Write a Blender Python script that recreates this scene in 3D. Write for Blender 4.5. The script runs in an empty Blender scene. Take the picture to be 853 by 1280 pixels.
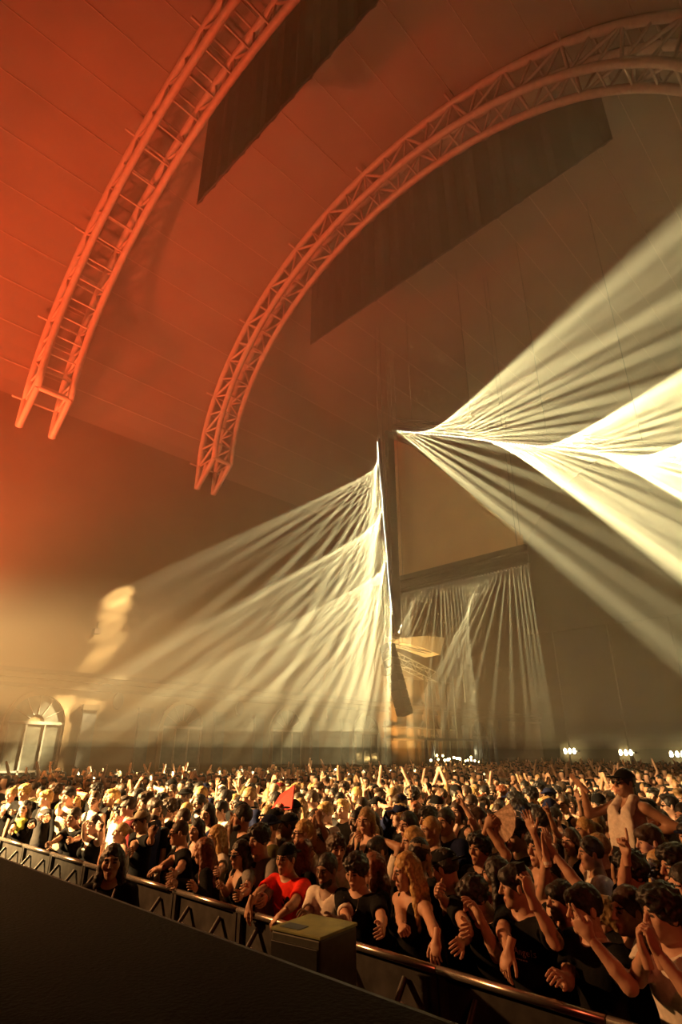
import bpy, bmesh, math, random
import numpy as np
from mathutils import Vector, Matrix, Euler
from mathutils.bvhtree import BVHTree

sc = bpy.context.scene
rnd = random.Random(11)

# ------------------------------------------------------------------ camera, world, exposure
# world axes: +Y runs down the hall away from the stage, +X across it, +Z up; metres.
F = 711.0                                   # focal length in pixels of the 853x1280 frame
PITCH = math.atan(300 / F)
AZ = math.radians(44.5)
CZ = 2.4
camd = bpy.data.cameras.new('camera')
cam = bpy.data.objects.new('camera', camd)
sc.collection.objects.link(cam)
cam.location = (0, 0, CZ)
cam.rotation_euler = (math.pi / 2 + PITCH, 0, AZ)
camd.sensor_fit = 'VERTICAL'
camd.sensor_height = 36
camd.lens = 36 * F / 1280
camd.clip_end = 400
sc.camera = cam

w = bpy.data.worlds.new('dark_hall_world')
sc.world = w
w.use_nodes = True
w.node_tree.nodes['Background'].inputs[0].default_value = (0.0, 0.0, 0.0, 1)

vs = sc.view_settings
vs.view_transform = 'Standard'
vs.look = 'None'
vs.gamma = 1
vs.use_curve_mapping = False
vs.exposure = 3.0
cy = sc.cycles
cy.use_denoising = True
cy.use_light_tree = True
cy.use_adaptive_sampling = True
cy.adaptive_threshold = .04
cy.adaptive_min_samples = 32
cy.max_bounces = 2
cy.diffuse_bounces = 1
cy.glossy_bounces = 1
cy.volume_bounces = 1
cy.sample_clamp_indirect = 4

YEL = (1, .85, .42)
AMB = (1, .60, .17)
RED = (1, .10, .025)


def ray(x, y):
    """direction in the world of a pixel of the 853x1280 photograph"""
    X = (x - 426.5) / F
    Y = (640 - y) / F
    c, s = math.cos(PITCH), math.sin(PITCH)
    fx, fy, fz = X, c - Y * s, s + Y * c
    ca, sa = math.cos(AZ), math.sin(AZ)
    return Vector((fx * ca - fy * sa, fx * sa + fy * ca, fz))


def at(x, y, axis, val):
    """where the pixel's ray meets the plane axis = val"""
    d = ray(x, y)
    o = Vector((0, 0, CZ))
    return o + d * ((val - o[axis]) / d[axis])


# ------------------------------------------------------------------ materials
MATS = {}


def mat(name, col, rough=.8, metal=0.0, var=.25, scale=6.0, bump=.0, emit=None, es=0.0):
    if name in MATS:
        return MATS[name]
    m = bpy.data.materials.new(name)
    m.use_nodes = True
    nt = m.node_tree
    b = nt.nodes['Principled BSDF']
    b.inputs['Roughness'].default_value = rough
    b.inputs['Metallic'].default_value = metal
    if rough >= .9:
        b.inputs['Specular IOR Level'].default_value = .08
    if emit is not None:
        b.inputs['Base Color'].default_value = (*col, 1)
        b.inputs['Emission Color'].default_value = (*emit, 1)
        b.inputs['Emission Strength'].default_value = es
        m.cycles.emission_sampling = 'NONE'
    else:
        tc = nt.nodes.new('ShaderNodeTexCoord')
        nz = nt.nodes.new('ShaderNodeTexNoise')
        nz.inputs['Scale'].default_value = scale
        nz.inputs['Detail'].default_value = 4
        rp = nt.nodes.new('ShaderNodeValToRGB')
        rp.color_ramp.elements[0].position = .3
        rp.color_ramp.elements[1].position = .7
        rp.color_ramp.elements[0].color = (*[c * (1 - var) for c in col], 1)
        rp.color_ramp.elements[1].color = (*[min(1, c * (1 + var)) for c in col], 1)
        nt.links.new(tc.outputs['Object'], nz.inputs['Vector'])
        nt.links.new(nz.outputs['Fac'], rp.inputs['Fac'])
        nt.links.new(rp.outputs['Color'], b.inputs['Base Color'])
        if bump:
            bp = nt.nodes.new('ShaderNodeBump')
            bp.inputs['Strength'].default_value = bump
            bp.inputs['Distance'].default_value = .02
            nt.links.new(nz.outputs['Fac'], bp.inputs['Height'])
            nt.links.new(bp.outputs['Normal'], b.inputs['Normal'])
    MATS[name] = m
    return m


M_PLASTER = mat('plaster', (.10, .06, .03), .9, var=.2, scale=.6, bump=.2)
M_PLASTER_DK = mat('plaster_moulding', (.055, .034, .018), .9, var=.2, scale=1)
M_ROOF = mat('roof_board', (.27, .19, .14), .85, var=.14, scale=.5, bump=.1)
M_ENDWALL = mat('end_wall_paint', (.05, .038, .02), .9, var=.2, scale=.5)
M_FLOOR = mat('hall_floor', (.03, .026, .02), .7, var=.3, scale=2)
M_DECK = mat('stage_carpet', (.0045, .004, .0025), .95, var=.35, scale=40, bump=.5)
M_STEEL = mat('painted_truss_steel', (.58, .46, .38), .5, .0, var=.15)
M_ALU = mat('truss_aluminium', (.62, .62, .60), .35, .8, var=.12)
M_BLACK = mat('black_paint', (.012, .012, .011), .55, var=.3)
M_DRAPE = mat('black_drape', (.025, .02, .016), .95, var=.3, scale=3, bump=.3)
M_SCREEN = mat('screen_cloth', (.62, .46, .26), .85, var=.08, scale=1)
M_RAIL = mat('barrier_rail_aluminium', (.55, .50, .45), .25, .9, var=.15, scale=12)
M_BARR = mat('barrier_sheet', (.05, .047, .042), .5, .5, var=.4, scale=9)
M_TAG = mat('barrier_tag', (.62, .52, .46), .6, var=.2, scale=20)
M_GLASS = mat('window_pane', (.05, .045, .035), .12, var=.2)
M_FRAME = mat('window_frame', (.11, .085, .06), .6, var=.2)
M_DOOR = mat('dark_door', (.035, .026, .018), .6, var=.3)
M_LENS = mat('lit_lens', (1, 1, 1), .3, emit=(1, .93, .62), es=2)
M_LENSD = mat('dim_lens_glass', (1, 1, 1), .3, emit=(1, .85, .5), es=.25)
M_BULB = mat('lit_bulb', (1, 1, 1), .3, emit=(1, .62, .18), es=9)
M_BULBW = mat('lit_bulb_white', (1, 1, 1), .3, emit=(1, .87, .5), es=9)
M_SPK = mat('speaker_paint', (.03, .032, .02), .55, var=.3, scale=20)
M_SPKTOP = mat('speaker_lid', (.20, .22, .07), .75, var=.25, scale=9)
M_GRILLE = mat('speaker_grille', (.012, .012, .010), .5, .3, var=.4, scale=60)

# ------------------------------------------------------------------ mesh helpers
COL = sc.collection


def link(o, parent=None):
    COL.objects.link(o)
    if parent is not None:
        o.parent = parent
    return o


def tag(o, label=None, cat=None, group=None, kind=None):
    if label:
        o['label'] = label
    if cat:
        o['category'] = cat
    if group:
        o['group'] = group
    if kind:
        o['kind'] = kind
    return o


def empty(name, loc=(0, 0, 0), rz=0.0, parent=None):
    o = bpy.data.objects.new(name, None)
    o.empty_display_size = .1
    o.location = loc
    o.rotation_euler = (0, 0, rz)
    return link(o, parent)


def obj(name, verts, faces, m, parent=None, smooth=False):
    me = bpy.data.meshes.new(name)
    me.from_pydata([tuple(v) for v in verts], [], [tuple(f) for f in faces])
    for mm in (m if isinstance(m, (list, tuple)) else [m]):
        me.materials.append(mm)
    if smooth:
        me.polygons.foreach_set('use_smooth', [True] * len(me.polygons))
    me.update()
    return link(bpy.data.objects.new(name, me), parent)


BOXF = [(0, 1, 3, 2), (4, 6, 7, 5), (0, 4, 5, 1), (2, 3, 7, 6), (0, 2, 6, 4), (1, 5, 7, 3)]


def boxv(x0, x1, y0, y1, z0, z1):
    return [(x, y, z) for x in (x0, x1) for y in (y0, y1) for z in (z0, z1)]


def box(name, x0, x1, y0, y1, z0, z1, m, parent=None, bev=0.0):
    if bev <= 0:
        return obj(name, boxv(x0, x1, y0, y1, z0, z1), BOXF, m, parent)
    bm = bmesh.new()
    vs_ = [bm.verts.new(v) for v in boxv(x0, x1, y0, y1, z0, z1)]
    for f in BOXF:
        bm.faces.new([vs_[i] for i in f])
    bmesh.ops.recalc_face_normals(bm, faces=bm.faces)
    bmesh.ops.bevel(bm, geom=bm.edges[:], offset=bev, segments=2, profile=.5, affect='EDGES')
    me = bpy.data.meshes.new(name)
    bm.to_mesh(me)
    bm.free()
    me.materials.append(m)
    return link(bpy.data.objects.new(name, me), parent)


def tube_vf(pts, r, n=8, cap=True):
    """tube along a polyline"""
    pts = [Vector(p) for p in pts]
    V, Fc = [], []
    up = Vector((0, 0, 1))
    for i, p in enumerate(pts):
        d = (pts[min(i + 1, len(pts) - 1)] - pts[max(i - 1, 0)]).normalized()
        a = d.cross(up)
        if a.length < 1e-3:
            a = d.cross(Vector((1, 0, 0)))
        a.normalize()
        b = d.cross(a)
        rr = r[i] if isinstance(r, (list, tuple)) else r
        for k in range(n):
            t = 2 * math.pi * k / n
            V.append(p + a * (rr * math.cos(t)) + b * (rr * math.sin(t)))
    for i in range(len(pts) - 1):
        for k in range(n):
            k2 = (k + 1) % n
            Fc.append((i * n + k, i * n + k2, (i + 1) * n + k2, (i + 1) * n + k))
    if cap:
        Fc.append(tuple(range(n - 1, -1, -1)))
        Fc.append(tuple(range((len(pts) - 1) * n, len(pts) * n)))
    return V, Fc


def tube(name, pts, r, m, parent=None, n=8):
    V, Fc = tube_vf(pts, r, n)
    return obj(name, V, Fc, m, parent, smooth=True)


# shared unit bar (length 1 along +Z) for braces and struts
def _unit_bar(n, m, name):
    V, Fc = tube_vf([(0, 0, 0), (0, 0, 1)], 1.0, n)
    me = bpy.data.meshes.new(name)
    me.from_pydata([tuple(v) for v in V], [], Fc)
    me.materials.append(m)
    me.polygons.foreach_set('use_smooth', [len(p.vertices) == 4 for p in me.polygons])
    return me


BARS = {}


def bar(name, a, b, r, m, parent=None, n=6):
    k = (n, m.name)
    if k not in BARS:
        BARS[k] = _unit_bar(n, m, 'bar')
    a, b = Vector(a), Vector(b)
    o = bpy.data.objects.new(name, BARS[k])
    d = b - a
    q = d.to_track_quat('Z', 'Y')
    o.matrix_world = Matrix.Translation(a) @ q.to_matrix().to_4x4() @ Matrix.Diagonal((r, r, d.length, 1))
    link(o)
    if parent is not None:
        o.parent = parent
        o.matrix_parent_inverse = Matrix.Identity(4)
    return o


def spot(name, loc, tgt, power, deg, col, blend=.6, r=.03, parent=None):
    l = bpy.data.lights.new(name, 'SPOT')
    l.energy = power
    l.spot_size = math.radians(deg)
    l.spot_blend = blend
    l.color = col
    l.shadow_soft_size = r
    o = bpy.data.objects.new(name, l)
    o.location = loc
    o.rotation_euler = (Vector(tgt) - Vector(loc)).to_track_quat('-Z', 'Y').to_euler()
    return link(o, parent)


# ------------------------------------------------------------------ the hall
CX, AX, ZB, HH = -10.2, 12.6, 15.4, 10.6          # centre line, half width, springing, rise of the vault
Y0, Y1 = -8.0, 46.0
XL, XR = CX - AX, CX + AX

tag(box('floor', XL, XR, Y0, Y1, -.2, 0, M_FLOOR), kind='structure')
deck = box('stage_deck', XL + 1.0, XR, Y0, 2.13, 0.001, 1.5, M_DECK)
tag(deck, kind='structure')
# the fascia lip along the stage front
tag(box('trim_1', XL + 1.0, XR, 2.13, 2.15, 1.40, 1.50, M_BLACK), kind='structure')

tag(box('wall_right', XR, XR + .3, Y0, Y1, 0, ZB + .6, M_PLASTER), kind='structure')
tag(box('wall_back', XL, XR, Y0 - .3, Y0, 0, ZB + HH + .4, M_ENDWALL), kind='structure')
we = box('wall_end', XL, XR, Y1, Y1 + .3, 0, ZB + HH + .4, M_ENDWALL)
tag(we, kind='structure')
for k in range(6):                                 # pilasters and a string course on the end wall
    x = XL + 1.5 + k * 4.4
    box('pilaster', x, x + .7, Y1 - .25, Y1, 0, 11.5, M_ENDWALL, we)
box('string_course', XL, XR, Y1 - .35, Y1, 11.5, 12.1, M_ENDWALL, we)

# vaulted ceiling: boards between the purlins, laid bay by bay
ceil = empty('ceiling')
tag(ceil, kind='structure')


def vault(t, off=0.0):
    return Vector((CX - (AX + off) * math.cos(t), 0, ZB + (HH + off) * math.sin(t)))


NST = 22
bays = [Y0, -3.4, 5.2, 13.2, 21.4, 29.6, 37.8, Y1]
for bi in range(len(bays) - 1):
    ya, yb = bays[bi], bays[bi + 1]
    for si in range(NST):
        t0, t1 = math.pi * si / NST, math.pi * (si + 1) / NST
        lift = rnd.uniform(0, .012)
        V = []
        for y in (ya + .002, yb - .002):
            for off in (0, .12):
                for t in (t0 + .0002, (t0 + t1) / 2, t1 - .0002):
                    p = vault(t, off + lift)
                    V.append((p.x, y, p.z))
        Fq = [(0, 1, 7, 6), (1, 2, 8, 7), (3, 9, 10, 4), (4, 10, 11, 5), (0, 6, 9, 3), (2, 5, 11, 8),
              (0, 3, 4, 1), (1, 4, 5, 2), (6, 7, 10, 9), (7, 8, 11, 10)]
        obj('roof_panel', V, Fq, M_ROOF, ceil)
# outer shell so that nothing shows through the joints
V = []
for i in range(NST * 2 + 1):
    p = vault(math.pi * i / (NST * 2), .3)
    V += [(p.x, Y0 - .3, p.z), (p.x, Y1 + .3, p.z)]
obj('roof_shell', V, [(2 * i, 2 * i + 1, 2 * i + 3, 2 * i + 2) for i in range(NST * 2)], M_BLACK, ceil)
for si in range(1, NST):                            # purlins and thin tie wires along the vault
    p = vault(math.pi * si / NST, -.012)
    bar('purlin', (p.x, Y0, p.z), (p.x, Y1, p.z), .014, M_STEEL, ceil, 6)

# left wall with cornice, pilasters, arched windows and doorways
wl = box('wall_left', XL - .3, XL, Y0, Y1, 0, ZB + .6, M_PLASTER)
tag(wl, kind='structure')
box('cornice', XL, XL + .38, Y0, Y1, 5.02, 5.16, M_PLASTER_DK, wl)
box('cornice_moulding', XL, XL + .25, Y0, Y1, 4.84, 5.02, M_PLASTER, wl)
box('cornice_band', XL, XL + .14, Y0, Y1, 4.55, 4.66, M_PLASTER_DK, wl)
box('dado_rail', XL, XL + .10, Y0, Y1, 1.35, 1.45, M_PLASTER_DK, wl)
WIN_U = [-3.9, 1.9, 7.75, 13.6, 19.4, 25.2, 31.0, 36.8]
nwin = 0
for wu in WIN_U:
    for dy in (-2.05, 1.55):                        # dark flanking pilasters
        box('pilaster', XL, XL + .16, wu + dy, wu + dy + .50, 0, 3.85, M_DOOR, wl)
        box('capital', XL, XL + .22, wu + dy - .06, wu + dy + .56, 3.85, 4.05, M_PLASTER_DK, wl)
    # oval vent between the bays
    V = [(XL + .06, wu + 2.9, 4.25)]
    for k in range(16):
        a = 2 * math.pi * k / 16
        V.append((XL + .06, wu + 2.9 + .2 * math.cos(a), 4.25 + .30 * math.sin(a)))
    for k in range(16):
        a = 2 * math.pi * k / 16
        V.append((XL - .01, wu + 2.9 + .24 * math.cos(a), 4.25 + .34 * math.sin(a)))
    Fv = [(0, 1 + k, 1 + (k + 1) % 16) for k in range(16)] + \
         [(1 + k, 17 + k, 17 + (k + 1) % 16, 1 + (k + 1) % 16) for k in range(16)]
    obj('oval_vent', V, Fv, M_BLACK, wl)
    nwin += 1
    W = empty('window_%d' % nwin, (XL, wu, 0))
    tag(W, kind='structure')
    hw, zs = .95, 3.35                              # half width, springing of the arch
    # arched surround
    V, Fq = [], []
    prof = [(hw, 0.3), (hw, zs)] + [(hw * math.cos(a), zs + hw * math.sin(a)) for a in
                                    [math.pi * k / 12 for k in range(1, 12)]] + [(-hw, zs), (-hw, .3)]
    for (y, z) in prof:
        s = 1.16
        yo, zo = y * s, (zs + (z - zs) * s if z > zs else z)
        V += [(.0, y, z), (.14, y, z), (.14, yo, zo), (.0, yo, zo)]
    n = len(prof)
    for i in range(n - 1):
        for k in range(4):
            Fq.append((i * 4 + k, i * 4 + (k + 1) % 4, (i + 1) * 4 + (k + 1) % 4, (i + 1) * 4 + k))
    obj('arch_surround', V, Fq, M_PLASTER, W)
    # frame: mullions and transom
    for y in (-.92, -.32, .30, .90):
        box('mullion', .02, .09, y - .03, y + .03, .3, zs, M_FRAME, W)
    box('transom', .02, .10, -.95, .95, zs - .05, zs + .05, M_FRAME, W)
    box('transom', .02, .09, -.95, .95, 1.75, 1.81, M_FRAME, W)
    for k in range(1, 6):
        a = math.pi * k / 6
        bar('fan_bar', (.06, .28 * math.cos(a), zs + .28 * math.sin(a)), (.06, .95 * math.cos(a), zs + .95 * math.sin(a)), .018, M_FRAME, W, 4)
    for (y0_, y1_) in ((-.89, -.35), (-.29, .27), (.33, .87)):
        for (z0_, z1_) in ((.3, 1.75), (1.81, zs - .05)):
            box('pane', .03, .045, y0_, y1_, z0_, z1_, M_GLASS, W)
    for k in range(6):                              # fanlight panes
        a0, a1 = math.pi * k / 6 + .03, math.pi * (k + 1) / 6 - .03
        V = []
        for xx in (.03, .045):
            for rr in (.26, .93):
                for a in (a0, (a0 + a1) / 2, a1):
                    V.append((xx, rr * math.cos(a), zs + .02 + rr * math.sin(a) * .98))
        obj('fan_pane', V, [(0, 1, 4, 3), (1, 2, 5, 4), (6, 9, 10, 7), (7, 10, 11, 8), (0, 3, 9, 6), (2, 8, 11, 5),
                            (3, 4, 10, 9), (4, 5, 11, 10)], M_GLASS, W)

# warm-lit alcove with half columns farther down the left wall
for k, yy in enumerate((27.4, 29.0, 30.6, 32.2)):
    V, Fq = tube_vf([(XL + .15, yy, 0), (XL + .15, yy, .5), (XL + .15, yy, 6.2), (XL + .15, yy, 6.6)], [.36, .26, .24, .36], 12)
    obj('half_column', V, Fq, M_PLASTER, wl, True)
box('alcove_entablature', XL, XL + .6, 26.6, 33.2, 6.6, 7.2, M_PLASTER, wl)
box('balcony_rail', XL, XL + .8, 26.6, 33.2, 3.0, 3.12, M_PLASTER_DK, wl)
box('balcony_rail', XL, XL + .75, 26.6, 33.2, 3.7, 3.78, M_PLASTER_DK, wl)

# ------------------------------------------------------------------ arch trusses
def arch_pt(t, u, inner, k=1.0):
    a, h = (11.15, 9.05 * k) if inner else (12.45, 10.3 * k)
    return Vector((CX - a * math.cos(t), u, ZB + .05 + h * math.sin(t)))


def roof_arch(u, label, width=.95, nseg=34, k=1.0):
    R = empty('arch_truss', (CX, u + width / 2, ZB))
    tag(R, label, 'roof truss', 'arched roof trusses')
    off = Vector((CX, u + width / 2, ZB))
    ts = [math.pi * i / nseg for i in range(nseg + 1)]
    P = {}
    for inner in (0, 1):
        for side in (0, 1):
            pts = [arch_pt(t, u + side * width, inner, k) - off for t in ts]
            P[inner, side] = pts
            tube('chord', pts, .15 if inner == 0 else .14, M_STEEL, R, 8)
    for i in range(nseg):
        for side in (0, 1):
            O, I = P[0, side], P[1, side]
            if i % 2 == 0:
                bar('brace', O[i], I[i + 1], .06, M_STEEL, R)
            else:
                bar('brace', I[i], O[i + 1], .06, M_STEEL, R)
            bar('strut', O[i], I[i], .05, M_STEEL, R)
        bar('cross_strut', P[0, 0][i], P[0, 1][i], .04, M_STEEL, R)
        bar('cross_strut', P[1, 0][i], P[1, 1][i], .04, M_STEEL, R)
        if i % 4 == 0:
            bar('purlin_cleat', P[0, 0][i] + Vector((0, -.5, 0)), P[0, 1][i] + Vector((0, .3, 0)), .05, M_STEEL, R)
    # splayed footing brackets where the arch meets the wall
    for t in (0, nseg):
        sg = 1 if t == 0 else -1
        for side in (0, 1):
            I, O = P[1, side][t], P[0, side][t]
            foot = Vector((O.x, O.y, O.z - 1.2))
            bar('foot_bracket', I, foot, .13, M_STEEL, R)
            bar('foot_bracket', O, foot, .15, M_STEEL, R)
            bar('foot_tie', (I + O) / 2 + Vector((0, 0, -.1)), foot + Vector((sg * .3, 0, .3)), .09, M_STEEL, R)
        bar('foot_tie', P[1, 0][t], P[1, 1][t], .12, M_STEEL, R)
    return R


roof_arch(4.9, 'red-lit steel lattice arch, the nearest one at the upper left', 1.25, 34, .94)
roof_arch(13.0, 'fainter brown lattice arch behind the nearest one, reaching the top right corner')



def drape(u, xa, xb, zbot, label):
    """black cloth hung from an arch: arched top, straight bottom hem, vertical ends, shallow folds"""
    R = empty('acoustic_drape', ((xa + xb) / 2, u, zbot))
    tag(R, label, 'drape', 'black drapes hung under the arches')
    n = 48
    V, Fq = [], []
    for i in range(n + 1):
        x = xa + (xb - xa) * i / n
        q = min(1, abs(x - CX) / 11.3)
        zt = ZB + 9.15 * math.sqrt(1 - q * q) - .05
        for z in (zbot, zt):
            for s in (0, .03):
                y = .07 * math.sin(i * 1.9) + s
                V.append((x - (xa + xb) / 2, y, z - zbot))
    for i in range(n):
        a, b = i * 4, (i + 1) * 4
        Fq += [(a, b, b + 2, a + 2), (a + 1, a + 3, b + 3, b + 1), (a, a + 1, b + 1, b), (a + 2, b + 2, b + 3, a + 3)]
    Fq += [(0, 2, 3, 1), (n * 4, n * 4 + 1, n * 4 + 3, n * 4 + 2)]
    obj('cloth', V, Fq, M_DRAPE, R)
    bar('hem_pipe', (xa - (xa + xb) / 2, .015, .0), (xb - (xa + xb) / 2, .015, .0), .035, M_BLACK, R, 8)
    return R


drape(6.3, -13.0, -1.8, 19.4, 'dark drape hanging below the nearest red-lit arch')
drape(14.15, -15.9, -2.2, 19.8, 'wide dark drape below the fainter second arch, top right')
HAZE = .023
PW_L, PW_R, PW_C, PW_G = 33000, 40000, 15000, 800
# (position, aimed at, watts, cone degrees, colour, label, lamp radius)
WASH = [
    ((XL + 1.2, -3.0, 4.5), (-20.0, 7.0, 21.0), 5600, 75, RED, 'red wash lamp standing by the left wall, nearest the back wall', .6),
    ((XL + 1.2, 2.2, 4.5), (-17.0, 10.0, 24.0), 1700, 85, (1, .13, .03), 'red wash lamp standing by the left wall next to the stage', .6),
    ((XL + 2.2, 0.5, 7.0), (XL + 1.2, 12.0, 1.5), 380, 60, (1, .33, .045), 'amber wash lamp grazing down the left wall'),
    ((-15.5, -3.6, 5.8), (-9.4, 7.6, 1.3), 12500, 40, (1, .60, .23), 'amber crowd lamp high over the left of the stage'),
    ((-13.0, -3.0, 6.0), (-3.6, 5.0, 1.3), 950, 44, (1, .42, .13), 'orange crowd lamp high over the middle of the stage'),
    ((2.0, 0.5, 3.8), (-2.2, 4.4, 1.3), 14, 75, (1, .14, .05), 'red crowd lamp over the right of the stage'),
]

# ------------------------------------------------------------------ haze filling the hall
def haze_material(name, density):
    m = bpy.data.materials.new(name)
    m.use_nodes = True
    nt = m.node_tree
    nt.nodes.clear()
    o_ = nt.nodes.new('ShaderNodeOutputMaterial')
    v_ = nt.nodes.new('ShaderNodeVolumeScatter')
    nt.links.new(v_.outputs[0], o_.inputs['Volume'])
    v_.inputs['Color'].default_value = (1, .93, .76, 1)
    v_.inputs['Density'].default_value = density
    v_.inputs['Anisotropy'].default_value = .3
    m.cycles.volume_sampling = 'EQUIANGULAR'
    return m


hz = empty('haze', (0, 0, 0))
tag(hz, 'stage haze hanging over the crowd and thinning towards the floor', 'haze', kind='stuff')
for k, (za, zb_, q) in enumerate(((2.0, 2.55, .12), (2.555, 3.1, .35), (3.105, 4.2, .7), (4.205, ZB + HH + .3, 1.0))):
    o = box('haze_layer', XL + .3, XR - .02, 2.2 if k < 1 else Y0 + .02, Y1 - .4, za, zb_, haze_material('stage_haze_%d' % (k + 1), HAZE * q), hz)
    tag(o, kind='stuff')

# ------------------------------------------------------------------ beam lights
HEAD = {}


def lamp_head_meshes():
    """small moving-beam head: barrel along -Z with a yoke, and its lens"""
    if HEAD:
        return HEAD
    V, Fq = tube_vf([(0, 0, .16), (0, 0, .13), (0, 0, .02), (0, 0, -.10), (0, 0, -.12)], [.04, .075, .085, .095, .085], 10)
    b = len(V)
    for x in (-.115, .10):
        V += boxv(x, x + .015, -.03, .03, -.02, .2)
    V += boxv(-.115, .115, -.03, .03, .19, .215)
    for k in range(3):
        Fq += [tuple(i + b + 8 * k for i in f) for f in BOXF]
    me = bpy.data.meshes.new('lamp_head')
    me.from_pydata([tuple(v) for v in V], [], Fq)
    me.materials.append(M_BLACK)
    HEAD['head'] = me
    V = [(0, 0, -.135)] + [(.078 * math.cos(a), .078 * math.sin(a), -.124) for a in [math.pi * k / 6 for k in range(12)]]
    me = bpy.data.meshes.new('lens')
    me.from_pydata(V, [], [(0, 1 + (k + 1) % 12, 1 + k) for k in range(12)])
    me.materials.append(M_LENS)
    HEAD['lens'] = me
    return HEAD


def lamp_head(parent, loc, tgt, power, deg, col, blend, scale=1.0, lens=None):
    """loc is local to the (unrotated) parent; tgt is a world point"""
    H = lamp_head_meshes()
    wl_ = Vector(parent.location) + Vector(loc)
    q = (Vector(tgt) - wl_).to_track_quat('-Z', 'Y')
    o = bpy.data.objects.new('lamp_head', H['head'])
    o.location = loc
    o.rotation_euler = q.to_euler()
    o.scale = (scale,) * 3
    link(o, parent)
    l = bpy.data.objects.new('lens', H['lens'])
    link(l, o)
    if lens:
        l.material_slots[0].link = 'OBJECT'
        l.material_slots[0].material = lens
    s = spot('beam', Vector(loc) + q @ Vector((0, 0, -.16 * scale)), Vector(tgt) - Vector(parent.location), power, deg, col, blend, .015, parent)
    return o


def cos_interp(keys, s):
    for (a, va), (b, vb) in zip(keys, keys[1:]):
        if s <= b:
            k = (s - a) / (b - a)
            k = (1 - math.cos(math.pi * k)) / 2
            return va + (vb - va) * k
    return keys[-1][1]


def box_truss(parent, a, b, w_, m, seg=.5, r=.024):
    """four chords and lacing between local points a and b"""
    a, b = Vector(a), Vector(b)
    d = (b - a)
    L = d.length
    d.normalize()
    s = d.cross(Vector((0, 0, 1)))
    if s.length < .1:
        s = d.cross(Vector((0, 1, 0)))
    s.normalize()
    t = d.cross(s)
    cs = [s * (i * w_ / 2) + t * (j * w_ / 2) for i, j in ((1, 1), (1, -1), (-1, -1), (-1, 1))]
    for c in cs:
        bar('chord', a + c, b + c, r, m, parent, 8)
    n = max(2, int(L / seg))
    for k in range(n):
        p, q = a + d * (L * k / n), a + d * (L * (k + 1) / n)
        for j in range(4):
            c0, c1 = cs[j], cs[(j + 1) % 4]
            if k % 2:
                c0, c1 = c1, c0
            bar('lacing', p + c0, q + c1, r * .5, m, parent, 4)


def hsh(i):
    return (math.sin(i * 12.9898 + 4.1) * 43758.5453) % 1.0


def px_target(P, x, y, k):
    d = ray(x, y)
    o = Vector((0, 0, CZ))
    return o + d.normalized() * ((P - o).length * k)


def roof_z(x):
    return ZB + (HH - .03) * math.sqrt(max(0, 1 - ((x - CX) / AX) ** 2))


# upright light bar on the dark tower
TOWY = 20.5
pt, pb = at(472, 552, 1, TOWY - .3), at(490, 764, 1, TOWY - .3)
T = empty('light_tower', (pt.x, TOWY, pb.z))
tag(T, 'upright black light tower whose beams sweep left over the crowd', 'light tower')
W0 = Vector(T.location)
xr = at(492, 640, 1, TOWY + .45).x - T.location.x
ztop = at(485, 541, 1, TOWY + .45).z - pb.z
zbt = at(495, 792, 1, TOWY + .45).z - pb.z
box('column', .10, xr, .20, .75, zbt, ztop, M_BLACK, T, .02)
for k in range(14):                                     # panel joints on the column
    z = zbt + (ztop - zbt) * (k + .5) / 14
    box('column_band', .08, xr + .015, .185, .765, z - .03, z + .03, M_BLACK, T)
bar('light_rail', (pt - W0) + Vector((.06, .12, .2)), (pb - W0) + Vector((.06, .12, -.2)), .03, M_BLACK, T, 8)
for x in (.2, xr - .1):
    bar('hoist_chain', (x, .45, ztop), (x, .45, roof_z(x + pt.x) - pb.z), .012, M_BLACK, T, 4)
NL = 88
keysL = [(0, 88), (.07, 84), (.19, 25), (.36, 82), (.53, 28), (.67, 82), (.80, 27), (1, 88)]
for i in range(NL):
    s = i / (NL - 1)
    P = pt.lerp(pb, s)
    x, y = 472 + 18 * s, 552 + 212 * s
    a = math.radians(cos_interp(keysL, s))
    Tg = px_target(P, x - 400 * math.cos(a), y + 400 * math.sin(a), 0.74 + .15 * max(0, math.cos(a)) ** 2)
    lamp_head(T, P - W0, Tg, PW_L * (.6 + .8 * hsh(i)) * (.28 + .75 * math.sin(a)), 3.3, YEL, .8, .3)

# long horizontal bar sweeping to the right
pa, pb2 = at(497, 538, 1, TOWY), at(850, 578, 1, TOWY)
B = empty('light_bar', pa)
tag(B, 'long sloping light bar throwing white fan beams to the right', 'light bar')
W0 = Vector(B.location)
box_truss(B, Vector((0, 0, .45)), pb2 - pa + Vector((0, 0, .45)), .36, M_BLACK, .9, .025)
for k in (0.08, .36, .64, .92):
    p = (pb2 - pa) * k
    bar('hoist_chain', p + Vector((0, 0, .6)), Vector((p.x, p.y, roof_z(p.x + pa.x) - pa.z)), .012, M_BLACK, B, 4)
NR = 96
keysR = [(0, 39), (.13, -41), (.39, 37), (.57, -31), (.74, 30), (.90, -24), (1, 22)]
for i in range(NR):
    s = i / (NR - 1)
    x, y = 497 + 353 * s, 538 + 40 * s
    P = at(x, y, 1, TOWY)
    a = math.radians(cos_interp(keysR, s))
    Tg = px_target(P, x + 480 * math.cos(a), y + 480 * math.sin(a), .66)
    lamp_head(B, P - W0, Tg, PW_R * (.55 + .9 * hsh(i + 7)), 3.3, YEL, .8, .3)

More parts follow.
